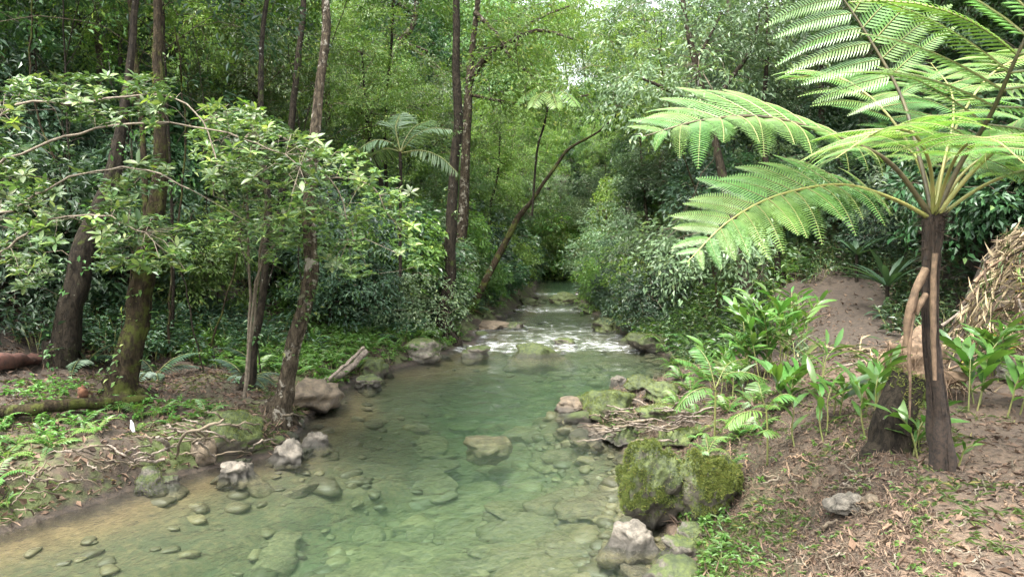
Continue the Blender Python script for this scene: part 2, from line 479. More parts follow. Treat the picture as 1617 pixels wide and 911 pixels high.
M_DEADWOOD = plain_mat('dead_wood', (0.07, 0.045, 0.026), (0.19, 0.125, 0.075), 0.85, 20)
M_DRIFT = plain_mat('drift_wood', (0.06, 0.047, 0.035), (0.19, 0.155, 0.12), 0.85, 20)
M_LITTER = plain_mat('fallen_leaf', (0.032, 0.019, 0.011), (0.14, 0.088, 0.054), 0.75, island=True, trans=0.1)
M_CHIP = plain_mat('wood_litter', (0.028, 0.018, 0.012), (0.175, 0.12, 0.078), 0.85, island=True)
M_STRAW = plain_mat('dry_straw', (0.08, 0.06, 0.034), (0.36, 0.285, 0.165), 0.8, island=True, trans=0.15)
M_YELLOW = plain_mat('cut_yellow_leaf', (0.35, 0.26, 0.04), (0.55, 0.45, 0.09), 0.6, island=True, trans=0.2)
M_ROCK = rock_mat('rock_brown', (0.045, 0.034, 0.022), (0.125, 0.095, 0.06))
M_ROCK_P = rock_mat('rock_pale', (0.04, 0.035, 0.026), (0.135, 0.118, 0.092), scale=6)
M_ROCK_M = rock_mat('rock_mossy', (0.035, 0.03, 0.02), (0.10, 0.085, 0.06), moss=0.75)
M_ROCK_M2 = rock_mat('rock_half_mossy', (0.05, 0.046, 0.034), (0.15, 0.13, 0.1), moss=0.45)
M_BED = rock_mat('bed_stone', (0.05, 0.043, 0.023), (0.13, 0.107, 0.057), scale=3, wet=0.5, wetline=0.0)
M_MOSS = leaf_mat('moss_tuft', (0.05, 0.07, 0.010), (0.125, 0.145, 0.02), (0.2, 0.17, 0.045), trans=0.25, rough=0.8, var=0.1, sat=1.0)
M_GRASS = leaf_mat('grass_blade', (0.045, 0.08, 0.016), (0.105, 0.13, 0.034), (0.3, 0.24, 0.1), trans=0.3)
M_WHITE = plain_mat('white_scrap', (0.7, 0.72, 0.72), (0.82, 0.83, 0.83), 0.5)
M_ORANGE = plain_mat('rotten_wood', (0.05, 0.022, 0.011), (0.13, 0.055, 0.025), 0.9, 15)
M_REDWOOD = plain_mat('red_rotten_wood', (0.03, 0.014, 0.010), (0.09, 0.036, 0.024), 0.9, 15)

# ------------------------------------------------------------------ ground
def make_ground():
    def axis(fine_lo, fine_hi, step, lo, hi, grow):
        a = list(np.arange(fine_lo, fine_hi, step)); s = step
        while a[-1] < hi: s = min(s * grow, 6); a.append(a[-1] + s)
        b = [a[0]]; s = step
        while b[-1] > lo: s = min(s * grow, 6); b.append(b[-1] - s)
        return np.array(b[::-1][:-1] + a)
    xs = axis(-6.5, 6.5, 0.05, -75, 75, 1.07)
    ys = axis(3.4, 13.5, 0.05, -30, 120, 1.035)
    X, Y = np.meshgrid(xs, ys)
    Z = H(X, Y)
    V = np.stack([X, Y, Z], -1).reshape(-1, 3)
    nx, ny = len(xs), len(ys)
    i = (np.arange(ny - 1)[:, None] * nx + np.arange(nx - 1)[None]).ravel()
    mb = MB(); mb.add(V, np.stack([i, i + 1, i + nx + 1, i + nx], -1))
    m, N, L = mat('ground_soil')
    at = N.new('ShaderNodeAttribute'); at.attribute_name = 'zone'
    sp = N.new('ShaderNodeSeparateColor'); L.new(at.outputs['Color'], sp.inputs[0])
    tc = N.new('ShaderNodeTexCoord'); co = tc.outputs['Object']
    n1 = noise(N, L, co, 1.7, 6, 0.65); n2 = noise(N, L, co, 14, 6, 0.75); n3 = noise(N, L, co, 55, 3, 0.7)
    humus_and_shade = mixc(N, L, ramp(N, L, n2, 0.3, 0.7), (0.012, 0.009, 0.006), (0.046, 0.033, 0.021))  # dark humus; on the far path it also stands in for canopy shade
    soil = mixc(N, L, ramp(N, L, n2, 0.28, 0.72), (0.042, 0.029, 0.018), (0.13, 0.09, 0.058))
    soil = mixc(N, L, math_n(N, L, 'MULTIPLY', ramp(N, L, n1, 0.4, 0.7), 0.45), soil, (0.055, 0.035, 0.024))
    base = mixc(N, L, sp.outputs[0], humus_and_shade, soil)
    base = mixc(N, L, math_n(N, L, 'MULTIPLY', ramp(N, L, n3, 0.6, 0.75), 0.3), base, mixc(N, L, sp.outputs[0], (0.075, 0.05, 0.031), (0.24, 0.165, 0.105)))
    mossf = math_n(N, L, 'MULTIPLY', sp.outputs[2], ramp(N, L, n1, 0.42, 0.6))
    base = mixc(N, L, mossf, base, (0.06, 0.085, 0.02))
    b1 = mixc(N, L, ramp(N, L, n2, 0.3, 0.75), (0.085, 0.056, 0.025), (0.15, 0.10, 0.048))
    b2 = noise(N, L, co, 2.3, 6, 0.7, 0.6)
    bed = mixc(N, L, ramp(N, L, b2, 0.50, 0.62), b1, (0.035, 0.04, 0.02))
    bed = mixc(N, L, ramp(N, L, n2, 0.25, 0.7), (0.035, 0.036, 0.018), mixc(N, L, 0.6, bed, (0.075, 0.07, 0.035)))
    bed = mixc(N, L, at.outputs['Alpha'], bed, b1)
    base = mixc(N, L, sp.outputs[1], base, bed)
    pb = node(N, 'ShaderNodeBsdfPrincipled'); pb.inputs['Roughness'].default_value = 0.9
    L.new(base, pb.inputs['Base Color'])
    bp = N.new('ShaderNodeBump'); bp.inputs['Strength'].default_value = 0.7; bp.inputs['Distance'].default_value = 0.03
    L.new(math_n(N, L, 'ADD', n2, math_n(N, L, 'MULTIPLY', n3, 0.5)), bp.inputs['Height']); L.new(bp.outputs[0], pb.inputs['Normal'])
    out = N.new('ShaderNodeOutputMaterial'); L.new(pb.outputs[0], out.inputs[0])
    me = mb.mesh('ground', [m])
    l, r = shores(Y); c0 = (l + r) / 2
    w = water_level(Y)
    path = np.exp(-((X - path_x(Y)) / np.interp(Y, [0, 6, 10, 16], [1.3, 1.0, 0.85, 1.5])) ** 4)
    bare = np.where(X > r, np.maximum(path, 0.45 * (1 - sm((Y - 9) / 4))) * (1 - 0.9 * sm((Y - 8.6) / 2.6)), 0.25 * (1 - sm((l - X - 2.5) / 2)))  # far part of the path darkens: canopy shade put into the soil colour
    bare = np.clip(bare + 0.5 * fbm(X * 1.4, Y * 1.4, seed=44, octaves=3) * bare, 0, 1)
    mud = (1 - sm((Z - w - .08) / .16)) * (X < c0); bare = bare * (1 - .9 * mud)
    wet = sm((w - 0.035 - Z) / 0.09)
    moss = np.where(X < l, np.exp(-((l - X - 0.6) / 0.7) ** 2), np.where(X > r, np.exp(-((X - r - 0.25) / 0.5) ** 2), 0)) * (Z > w + .05)
    shelf = sm((l + 1.1 + 0.5 * vnoise(X * .7, Y * .7, seed=3) - X) / 0.7)
    c = np.stack([bare, wet, moss, shelf], -1).reshape(-1, 4)
    ca = me.attributes.new('zone', 'FLOAT_COLOR', 'POINT'); ca.data.foreach_set('color', c.astype(np.float32).ravel())
    ob('ground', me, kind='structure')
make_ground()

# ------------------------------------------------------------------ water
def make_water():
    ys = np.concatenate([np.arange(-4, 3, 0.5), np.arange(3, 17, 0.12), np.arange(17, 36, 0.07), np.arange(36, 54, 0.5)])
    nu = 91
    l, r = shores(ys)
    l = l - 0.5; r = r + 0.5
    u = np.linspace(0, 1, nu)
    X = l[:, None] + (r - l)[:, None] * u[None]; Y = np.repeat(ys[:, None], nu, 1)
    rif = np.interp(Y, [16.6, 18.2, 20, 23, 26, 27.2, 28.5, 31, 32.5, 34, 36, 44], [0, 1, .9, .8, .6, 1, .7, .25, .6, 1, .1, .05])
    Z = water_level(Y) + rif * (0.035 * fbm(X * 2.0, Y * 1.6, seed=61, octaves=3) + 0.008 * fbm(X * 6, Y * 5, seed=62, octaves=2)) + 0.004 * fbm(X * 1.4, Y * 1.7, seed=63, octaves=2)
    top = np.stack([X, Y, Z], -1).reshape(-1, 3)
    bot = top.copy(); bot[:, 2] -= 1.6
    ny = len(ys)
    i = (np.arange(ny - 1)[:, None] * nu + np.arange(nu - 1)[None]).ravel()
    mb = MB()
    n = len(top)
    Ft = np.stack([i, i + 1, i + nu + 1, i + nu], -1)
    Fb = n + Ft[:, ::-1]
    def wall(a): a = np.asarray(a); return np.stack([a[:-1], n + a[:-1], n + a[1:], a[1:]], -1)
    rows = np.arange(ny) * nu
    Fw = np.vstack([wall(np.arange(nu))[:, ::1], wall(rows)[:, ::-1], wall(rows + nu - 1), wall((ny - 1) * nu + np.arange(nu))[:, ::-1]])
    mb.add(np.vstack([top, bot]), np.vstack([Ft, Fb, Fw]))
    m, N, L = mat('stream_water')
    at = N.new('ShaderNodeAttribute'); at.attribute_name = 'rough_water'
    tc = N.new('ShaderNodeTexCoord'); co = tc.outputs['Object']
    mp = N.new('ShaderNodeMapping'); mp.inputs['Scale'].default_value = (1.0, 0.7, 1.0); L.new(co, mp.inputs[0])
    a = noise(N, L, mp.outputs[0], 3.2, 3, 0.55, 0.6); b = noise(N, L, mp.outputs[0], 14, 3, 0.6, 0.8)
    hgt = math_n(N, L, 'ADD', a, math_n(N, L, 'MULTIPLY', b, 0.4))
    bp = N.new('ShaderNodeBump'); bp.inputs['Distance'].default_value = 0.14
    st = N.new('ShaderNodeMapRange'); L.new(at.outputs['Fac'], st.inputs[0]); st.inputs[3].default_value = 0.55; st.inputs[4].default_value = 0.7
    L.new(st.outputs[0], bp.inputs['Strength']); L.new(hgt, bp.inputs['Height'])
    tp = N.new('ShaderNodeBsdfTransparent'); tp.inputs['Color'].default_value = (0.97, 0.99, 0.98, 1)
    gs = N.new('ShaderNodeBsdfGlossy'); gs.inputs['Roughness'].default_value = 0.03; L.new(bp.outputs[0], gs.inputs['Normal'])
    fn = N.new('ShaderNodeFresnel'); fn.inputs['IOR'].default_value = 1.33; L.new(bp.outputs[0], fn.inputs['Normal'])
    gl = N.new('ShaderNodeMixShader'); L.new(fn.outputs[0], gl.inputs[0]); L.new(tp.outputs[0], gl.inputs[1]); L.new(gs.outputs[0], gl.inputs[2])
    df = N.new('ShaderNodeBsdfDiffuse'); df.inputs['Color'].default_value = (0.75, 0.78, 0.78, 1)
    mp2 = N.new('ShaderNodeMapping'); mp2.inputs['Scale'].default_value = (0.55, 0.8, 1.0); L.new(co, mp2.inputs[0])
    fo = noise(N, L, mp2.outputs[0], 5.5, 6, 0.75, 0.6)
    th = N.new('ShaderNodeMapRange'); L.new(at.outputs['Fac'], th.inputs[0]); th.inputs[3].default_value = 0.86; th.inputs[4].default_value = 0.42
    ff = math_n(N, L, 'SUBTRACT', fo, th.outputs[0]); ff = ramp(N, L, ff, 0.0, 0.36)
    ff = math_n(N, L, 'MULTIPLY', ff, 0.78)
    mx = N.new('ShaderNodeMixShader'); L.new(ff, mx.inputs[0]); L.new(gl.outputs[0], mx.inputs[1]); L.new(df.outputs[0], mx.inputs[2])
    out = N.new('ShaderNodeOutputMaterial'); L.new(mx.outputs[0], out.inputs[0])
    va = N.new('ShaderNodeVolumeAbsorption'); va.inputs['Color'].default_value = (0.50, 0.74, 0.55, 1); va.inputs['Density'].default_value = 0.72
    vs = N.new('ShaderNodeVolumeScatter'); vs.inputs['Color'].default_value = (0.70, 0.92, 0.68, 1); vs.inputs['Density'].default_value = 0.055
    ad = N.new('ShaderNodeAddShader'); L.new(va.outputs[0], ad.inputs[0]); L.new(vs.outputs[0], ad.inputs[1]); L.new(ad.outputs[0], out.inputs['Volume'])
    me = mb.mesh('water', [m])
    for (px, py, sx, sy, a) in ((890, 905, .8, .9, .66), (760, 890, .5, .5, .4), (800, 640, .6, 1.3, .6), (740, 610, .7, 1.2, .3), (870, 660, .5, .8, .35), (885, 800, .15, .3, .5), (930, 800, .3, .6, .2)):
        g = G(px, py, surf=True); rif = np.maximum(rif, a * np.exp(-((X - g[0]) / sx) ** 2 - ((Y - g[1]) / sy) ** 2))
    ca = me.attributes.new('rough_water', 'FLOAT', 'POINT')
    ca.data.foreach_set('value', np.concatenate([rif.ravel(), rif.ravel() * 0]).astype(np.float32))
    ob('water', me, kind='structure')
make_water()

# ------------------------------------------------------------------ branching
def grow(mb_big, mb_thin, roots, targets, r0, rmin=0.008, thick=0.03, m_big=0, m_thin=0, sag=0.06, rs=RS, sides=4):
    """joins every target to the nearest limb already grown; limbs thicken with what they carry"""
    nodes = [np.array(a, float) for a in roots]; par = [-1] * len(nodes); nroot = len(nodes)
    rc = np.mean(nodes, 0)
    order = np.argsort(np.linalg.norm(targets - rc, axis=1))
    segs = []
    for ti in order:
        t = targets[ti]
        A = np.array(nodes)
        d = np.linalg.norm(A - t, axis=1) + 0.35 * np.linalg.norm(A - rc, axis=1) * (np.arange(len(A)) >= nroot) + np.maximum(0, A[:, 2] - t[2]) * 0.5
        k = int(np.argmin(d)); a = A[k]
        L = np.linalg.norm(t - a); ids = [k]
        nseg = max(2, min(5, int(L / 0.35)))
        off = rs.normal(size=3) * sag * L
        for s in range(1, nseg + 1):
            u = s / nseg
            p = a + (t - a) * u + off * math.sin(math.pi * u) + np.array([0, 0, 0.10 * L * math.sin(math.pi * u)]) + (rs.normal(size=3) * 0.04 * L if s < nseg else 0)
            nodes.append(p); par.append(ids[-1]); ids.append(len(nodes) - 1)
        segs.append(ids)
    wt = np.zeros(len(nodes))
    for ids in segs: wt[ids[-1]] += 1
    for i in range(len(nodes) - 1, nroot - 1, -1):
        wt[par[i]] += wt[i]
    tot = max(1, len(targets))
    rad = np.maximum(rmin, r0 * (np.maximum(wt, 0.5) / tot) ** 0.5)
    A = np.array(nodes)
    for ids in segs:
        rr = rad[ids].copy(); rr[0] = min(rr[0], rr[1] * 1.15)
        big = rr[1] > thick
        tube(mb_big if big else mb_thin, A[ids], rr, (6 if rr[1] > 0.06 else sides) if big else 3, m_big if big else m_thin, cap=False)

def sprays(mb, C, out, Rs, nleaf, L, m=0, up=0.75, rs=RS, ratio=0.42, full=False, jitter=0.4, hang=0.35):
    """flat leafy sprays: C centres, out = outward directions"""
    n = len(C)
    Rs = np.broadcast_to(Rs, (n,))
    out = unit(out)
    nrm = unit(np.array([0, 0, 1.0]) * up + out * 0.45 + rs.normal(size=(n, 3)) * 0.35)
    fwd = unit(out - nrm * np.sum(out * nrm, 1, keepdims=True) + rs.normal(size=(n, 3)) * 0.1)
    side = np.cross(nrm, fwd)
    i = np.repeat(np.arange(n), nleaf)
    a = rs.uniform(-1.9, 1.9, len(i)); rr = np.sqrt(rs.uniform(0.02, 1, len(i))) * Rs[i]
    ca, sa = np.cos(a)[:, None], np.sin(a)[:, None]
    pos = C[i] + (fwd[i] * ca + side[i] * sa) * rr[:, None] - nrm[i] * (hang * rr ** 2 / Rs[i])[:, None] + rs.normal(size=(len(i), 3)) * 0.10 * Rs[i][:, None]
    b = a + rs.choice([-1, 1], len(i)) * rs.uniform(0.2, 1.0, len(i))
    d = fwd[i] * np.cos(b)[:, None] + side[i] * np.sin(b)[:, None] + rs.normal(size=(len(i), 3)) * 0.25 - np.array([0, 0, 0.15])
    nn = nrm[i] + rs.normal(size=(len(i), 3)) * jitter
    LL = L * rs.uniform(0.6, 1.25, len(i))
    leaves(mb, pos, d, nn, LL, LL * ratio, m, full=full)

def crown_targets(rs, n, c, rad, shell=0.5, low=-0.75, lumps=0.35, seed=0):
    d = rand_dirs(n * 3, rs); d = d[d[:, 2] > low]
    r = rs.uniform(0, 1, len(d)) ** (1 - shell)
    lump = 1 + lumps * fbm(d[:, 0] * 1.7 + seed, d[:, 1] * 1.7, d[:, 2] * 1.7, 2, seed)
    keep = vnoise(d[:, 0] * 2.3, d[:, 1] * 2.3 + seed, d[:, 2] * 2.3 + r, seed + 3) > -0.45
    d, r, lump = d[keep][:n], r[keep][:n], lump[keep][:n]
    return np.asarray(c) + d * (r * lump)[:, None] * np.asarray(rad), d

def proto_tree(name, label, cat, seed, height, crad, crown_z, trunk_r, nspray, nleaf, L, leafm, barkm, Rs=0.6, lean=0.06, low=-0.7, trunk_name='trunk', crown_name='crown', up=0.75):
    rs = np.random.RandomState(seed)
    ct, d = crown_targets(rs, nspray, (0, 0, crown_z), crad, seed=seed, low=low)
    zt = min(height * 0.95, crown_z + crad[2] * 0.5)
    k = 7
    tp = np.zeros((k, 3)); tp[:, 2] = np.linspace(-0.4, zt, k)
    off = np.cumsum(rs.normal(size=(k, 2)) * lean * zt / k, 0); off -= off[0]; tp[:, :2] = off
    tpp = catmull(tp, 14)
    rr = trunk_r * (1 - 0.75 * np.linspace(0, 1, 14)) ; rr[0] *= 1.5; rr[1] *= 1.12
    mt, mc = MB(), MB()
    tube(mt, tpp, rr, 8, 0, rough=0.12, seed=seed)
    roots = [p for p in tpp if p[2] > max(0.5, crown_z - crad[2] * 0.95)]
    if len(roots) < 2: roots = list(tpp[-2:])
    ct[:, :2] += tpp[-1, :2] * 0.7
    grow(mt, mc, roots, ct, trunk_r * 0.62, rmin=0.006, m_big=0, m_thin=1, rs=rs)
    sprays(mc, ct, d * [1, 1, 0.45], Rs * rs.uniform(0.65, 1.35, len(ct)), nleaf, L, 0, rs=rs, up=up)
    root = thing(name, label, cat)
    ob(trunk_name, mt.mesh(name + '_' + trunk_name, [barkm]), root)
    ob(crown_name, mc.mesh(name + '_' + crown_name, [leafm, M_TWIG]), root)
    return root

MARKS = [(-400, 'beyond the left frame edge'), (0, 'behind the thick leaning trunk'), (170, 'behind the moss covered ridged trunk'), (290, 'right of the ridged trunk'), (400, 'behind the slim dark trunk'),
         (470, 'behind the pale lichened trunk'), (560, 'behind the small feather palm'), (660, 'behind the twin dark trunks'), (770, 'behind the leaning stream tree'), (850, 'over the far end of the stream'),
         (960, 'right of the far stream'), (1060, 'left of the vine wrapped trunk'), (1150, 'behind the vine wrapped trunk'), (1240, 'above the bare dark soil'), (1380, 'behind the tree fern trunk'), (1500, 'above the brush heap'), (1617, 'beyond the right frame edge')]
def where(x, y):
    px = 808.5 + x / y * FPX
    t = [m for a, m in MARKS if px >= a] or [MARKS[0][1]]
    return t[-1] + (', nearby' if y < 15 else ', midway' if y < 24 else ', further back' if y < 40 else ', farthest')
used = set()
def place(proto, loc, rz, scale, label, group, tilt=(0, 0)):
    if proto.name not in used:
        used.add(proto.name)
        proto.location = Vector([float(a) for a in loc]); proto.rotation_euler = (tilt[0], tilt[1], rz)
        proto.scale = (scale, scale, scale) if not isinstance(scale, tuple) else scale
        proto['label'] = label; proto['group'] = group
        return proto
    return dup(proto, loc, rz, scale, label, group, tilt)

# ------------------------------------------------------------------ trees on the left bank and along the stream
def hero_tree(name, label, pts, barkm, leafm, height=9.0, crad=(2.6, 2.6, 2.2), nspray=180, nleaf=46, L=0.14, seed=1, rough=0.24, group=None, flare=1.5, sides=22, extra=None, lean=(0, 0), limb_from=0.62):
    """pts: (photo x, photo y, distance, trunk width in photo pixels) from the foot upwards"""
    rs = np.random.RandomState(seed)
    base = G(pts[0][0], pts[0][1], ymin=5)
    pp = []; rad = []
    for i, (px, py, y, wpx) in enumerate(pts):
        yy = base[1] + (y - pts[0][2]); wpx = wpx * 0.76
        pp.append(base if i == 0 else P(px, py, yy)); rad.append(wpx / 2 / FPX * yy)
    pp = np.array(pp); rad = np.array(rad)
    top = pp[-1]; d = unit(pp[-1] - pp[-2] + np.array([lean[0], lean[1], 0.6]))
    while top[2] < base[2] + height:
        top = top + d * 1.3 + np.append(rs.normal(size=2) * 0.12, 0); pp = np.vstack([pp, top]); rad = np.append(rad, rad[-1] * 0.86)
    pp = np.vstack([pp[0] - unit(pp[1] - pp[0]) * 0.35, pp]); rad = np.append(rad[0] * 1.25, rad)
    n = len(pp) * 14
    c = catmull(pp, n); r = np.interp(np.linspace(0, 1, n), np.linspace(0, 1, len(rad)), rad)
    wob = np.stack([fbm(np.linspace(0, 9, n), np.full(n, seed * 3.1 + q), seed=seed, octaves=3) for q in (0, 50, 90)], 1) * [1, 1, 0]
    c = c + wob * (np.minimum(r, .12) * .55)[:, None] * sm(np.linspace(0, 1, n) * 8)[:, None]
    z0 = c[:, 2] - base[2]
    r = r * (1 + (flare - 1) * np.exp(-np.maximum(z0, -0.2) / 0.18))
    root = thing(name, label, 'tree', base, group)
    loc = c - base
    mt, mc = MB(), MB()
    tube(mt, loc, r, sides, 0, rough=rough, seed=seed)
    for k in range(5):                                     # surface roots
        a = rs.uniform(0, 2 * math.pi); q = np.array([math.cos(a), math.sin(a), 0])
        L0 = rs.uniform(0.25, 0.55)
        rp = np.array([[0, 0, .22], [.10, 0, .10], [.5 * L0, 0, 0.03], [L0, 0, -0.1]])
        w = np.stack([q[0] * rp[:, 0], q[1] * rp[:, 0], rp[:, 2]], 1) + (loc[9] * 0.25)
        tube(mt, catmull(w, 8), np.linspace(r[9] * 0.55, 0.015, 8), 6, 0, rough=0.2, seed=seed + k)
    cc = loc[-1] + np.array([0, 0, 0.2])
    ct, dd = crown_targets(rs, nspray, cc, crad, seed=seed, low=-0.5)
    if extra is not None:                                  # limbs the photo shows inside the frame
        for lim in extra:
            q = np.array([P(px, py, base[1] + dy) for (px, py, dy, w) in lim]) - base
            tube(mt, catmull(q, 12), np.interp(np.linspace(0, 1, 12), np.linspace(0, 1, len(lim)), [w / 2 / FPX * base[1] for (_, _, _, w) in lim]), 6, 0, rough=0.12, seed=seed)
            tip = catmull(q, 12)[5:]
            ex = tip[rs.randint(0, len(tip), 40)] + rs.normal(size=(40, 3)) * [0.75, 0.75, 0.38]
            ct = np.vstack([ct, ex]); dd = np.vstack([dd, unit(ex - loc[-1])])
    roots = list(loc[int(len(loc) * limb_from):])
    grow(mt, mc, roots, ct, r[-1] * 0.9, rmin=0.006, m_thin=1, rs=rs)
    sprays(mc, ct, dd * [1, 1, 0.4], 0.62 * rs.uniform(0.65, 1.3, len(ct)), nleaf, L, 0, rs=rs)
    ob('trunk', mt.mesh(name + '_trunk', [barkm]), root)
    ob('crown', mc.mesh(name + '_crown', [leafm, M_TWIG]), root)
    if barkm in (M_BARK_MO, M_BARK_DK, M_BARK_LI) and pts[0][3] > 11 and base[1] < 20:      # moss and little climbing leaves on the bark
        cnt = 2600 if barkm is M_BARK_MO else 700
        i = rs.randint(2, len(loc) * 3 // 4, cnt); a = rs.normal(size=cnt) * .9 + 2.4; q = loc[i] + np.stack([np.cos(a), np.sin(a), rs.normal(size=cnt) * .05], 1) * r[i][:, None] * [1, 1, 1]
        q[:, 2] += rs.uniform(-.04, .04, cnt); k = vnoise(q[:, 2] * 1.8, a, seed=seed) > -.1; q, a = q[k], a[k]
        m2 = MB(); leaves(m2, q, np.stack([np.cos(a), np.sin(a), -.6 + 0 * a], 1) + rs.normal(size=(len(q), 3)) * .5, rand_dirs(len(q), rs), rs.uniform(.02, .055, len(q)), .009)
        nc = 16; ci = rs.randint(4, len(loc) // 2, nc); ca_ = rs.uniform(2.6, 6.8, nc); j = np.repeat(np.arange(nc), 9); c3 = loc[ci][j] + np.stack([np.cos(ca_), np.sin(ca_), 0 * ca_], 1)[j] * r[ci][j][:, None] + rs.normal(size=(len(j), 3)) * .07
        leaves(m2, c3, np.stack([np.cos(ca_), np.sin(ca_), -.2 + 0 * ca_], 1)[j] + rs.normal(size=(len(j), 3)) * .6, [0, -.3, 1], rs.uniform(.05, .11, len(j)), .045, 1)
        o = ob('moss', m2.mesh(name + '_moss', [M_MOSS, M_MID]), root); o['kind'] = 'stuff'
    return root

hero_tree('leaning_tree', 'thick dark trunk leaning to the right beside the red rotten wood, mossy foot', [(97, 572, 0, 52), (118, 470, .0, 44), (150, 370, .1, 42), (172, 320, .2, 36), (190, 220, .4, 22), (206, 120, .6, 15), (215, 0, .9, 12)], M_BARK_DK, M_MID, seed=3, height=8.5)
hero_tree('mossy_tree', 'moss covered ridged trunk rising straight behind the lying mossy log', [(192, 622, 0, 50), (208, 530, 0, 44), (232, 430, .1, 38), (247, 330, .2, 33), (250, 150, .3, 19), (249, 0, .4, 15)], M_BARK_MO, M_MID, seed=4, height=9)
hero_tree('sapling_tree', 'thin mossy second stem close behind the moss covered ridged trunk', [(214, 560, 0, 15), (228, 470, .1, 14), (232, 400, .2, 13), (228, 250, .4, 12), (205, 0, 1, 10)], M_BARK_MO, M_DARK, seed=5, height=7, nspray=60, flare=1.2, sides=7)
hero_tree('sapling_tree', 'pole thin dark sapling between the mossy trunk and the twin slim trunks', [(272, 545, 0, 7), (273, 430, 0, 6), (270, 300, 0, 6), (262, 120, .2, 5)], M_BARK_DK, M_DARK, seed=6, height=6, nspray=40, flare=1.1, sides=6)
hero_tree('slim_tree', 'slim dark trunk with bent foot left of the pale lichened trunk', [(393, 612, 0, 19), (408, 530, 0, 16), (417, 430, 0, 15), (422, 340, .1, 15), (412, 150, .4, 12), (420, 0, .8, 9)], M_BARK_DK, M_DARK, seed=7, height=8, nspray=80, flare=1.3, sides=8)
hero_tree('slim_tree', 'slim shaded trunk behind the pale lichened trunk, hidden at its foot', [(418, 470, 0, 19), (436, 360, 0, 17), (446, 300, .1, 15), (470, 100, .4, 13), (480, 0, .8, 11)], M_BARK_DK, M_MID, seed=8, height=8, nspray=80, flare=1.1, sides=7)
hero_tree('pale_tree', 'pale lichened brown trunk leaning over the water edge at the tawny root rock', [(437, 662, 0, 40), (455, 590, 0, 31), (477, 480, 0, 30), (487, 420, 0, 29), (486, 330, .1, 24), (500, 170, .3, 20), (514, 0, .6, 16)], M_BARK_LI, M_LIGHT, seed=9, height=9.5, sides=22, lean=(-.7, .1), crad=(2.2, 2.2, 2.0))
hero_tree('twin_tree', 'left one of the two tall dark trunks by the stream, mossy and straight', [(700, 525, 0, 28), (708, 430, 0, 24), (713, 330, 0, 20), (719, 180, .1, 17), (722, 30, .2, 14)], M_BARK_DK, M_LIGHT, seed=10, height=13, crad=(2.8, 2.8, 2.4), nspray=170, sides=16, lean=(-.5, .2))
hero_tree('twin_tree', 'right one of the two tall dark trunks by the stream, forked with arching limbs', [(712, 480, 0, 30), (721, 420, 0, 24), (733, 300, 0, 20), (738, 180, .1, 19), (745, 100, .2, 14), (756, 0, .3, 11)], M_BARK_LI, M_LIGHT, seed=11, height=11, crad=(2.2, 2.2, 2.0), nspray=120, sides=16, lean=(-.25, .1),
          extra=[[(741, 130, .1, 12), (765, 95, -.3, 10), (800, 70, -.8, 7), (850, 48, -1.2, 5), (905, 62, -1.6, 3)],
                 [(738, 128, .1, 9), (790, 75, .8, 7), (850, 30, 1.4, 5), (900, 10, 1.8, 3)],
                 [(750, 20, .2, 8), (785, 55, -.6, 6), (805, 90, -1.2, 4), (840, 120, -1.8, 3)],
                 [(742, 150, 0, 6), (790, 160, -.6, 5), (850, 165, -1.2, 4), (930, 150, -1.8, 2.5)]])
hero_tree('stream_tree', 'dark mossy tree leaning right across the stream behind the twin trunks', [(738, 490, 0, 20), (762, 450, .2, 15), (790, 395, .6, 14), (818, 345, 1, 13), (838, 318, 1.3, 9), (868, 275, 1.8, 7), (900, 235, 2.4, 6), (950, 205, 3, 4)], M_BARK_MO, M_MID, seed=12, height=6.5, crad=(2.6, 2.2, 1.6), nspray=120, flare=1.2, sides=8)
hero_tree('crooked_tree', 'crooked pale lichened stem bending right high on the left slope', [(570, 300, 0, 13), (581, 180, .0, 12), (600, 115, .1, 13), (635, 65, .3, 13), (656, 30, .5, 11), (656, -20, .6, 10)], M_BARK_LI, M_MID, seed=13, height=9, nspray=120, flare=1.1, sides=8,
          extra=[[(640, 70, .4, 6), (690, 105, 0, 5), (712, 135, -.3, 3)], [(650, 20, .4, 6), (620, 0, 0, 5), (600, -20, -.3, 3)]])
for k, (x0, y0, x1, y1, x2, y2, w, lab, bm_) in enumerate([
        (160, 200, 158, 90, 146, 0, 17, 'pale blotched trunk at the top left above the rosette shrub', M_BARK_LI),
        (213, 160, 212, 80, 210, 0, 12, 'dark slim trunk directly left of the straight mossy trunk', M_BARK_DK),
        (192, 150, 190, 60, 184, 0, 9, 'thinnest dark trunk at the top left of the slope', M_BARK_DK),
        (302, 150, 312, 90, 322, 0, 14, 'brown trunk leaning right above the arched shrub branches', M_BARK),
        (388, 190, 386, 90, 380, -10, 9, 'grey slim trunk on the slope right of the brown leaning trunk', M_BARK),
        (410, 190, 411, 110, 409, -10, 6, 'dark pole stem on the slope between two slim trunks', M_BARK_DK),
        (60, 190, 52, 90, 50, 0, 22, 'broad shaded trunk in the far top left corner', M_BARK),
        (612, 330, 608, 200, 618, 60, 7, 'thin stem rising behind the small palm', M_BARK_DK)]):
    hero_tree('slope_tree', lab, [(x0, y0 + 90, 0, w), (x0, y0, 0, w), (x1, y1, .1, w * .95), (x2, y2, .3, w * .85)], bm_, M_DARK if k % 2 else M_MID, seed=30 + k, height=10, nspray=110, flare=1.2, sides=7)
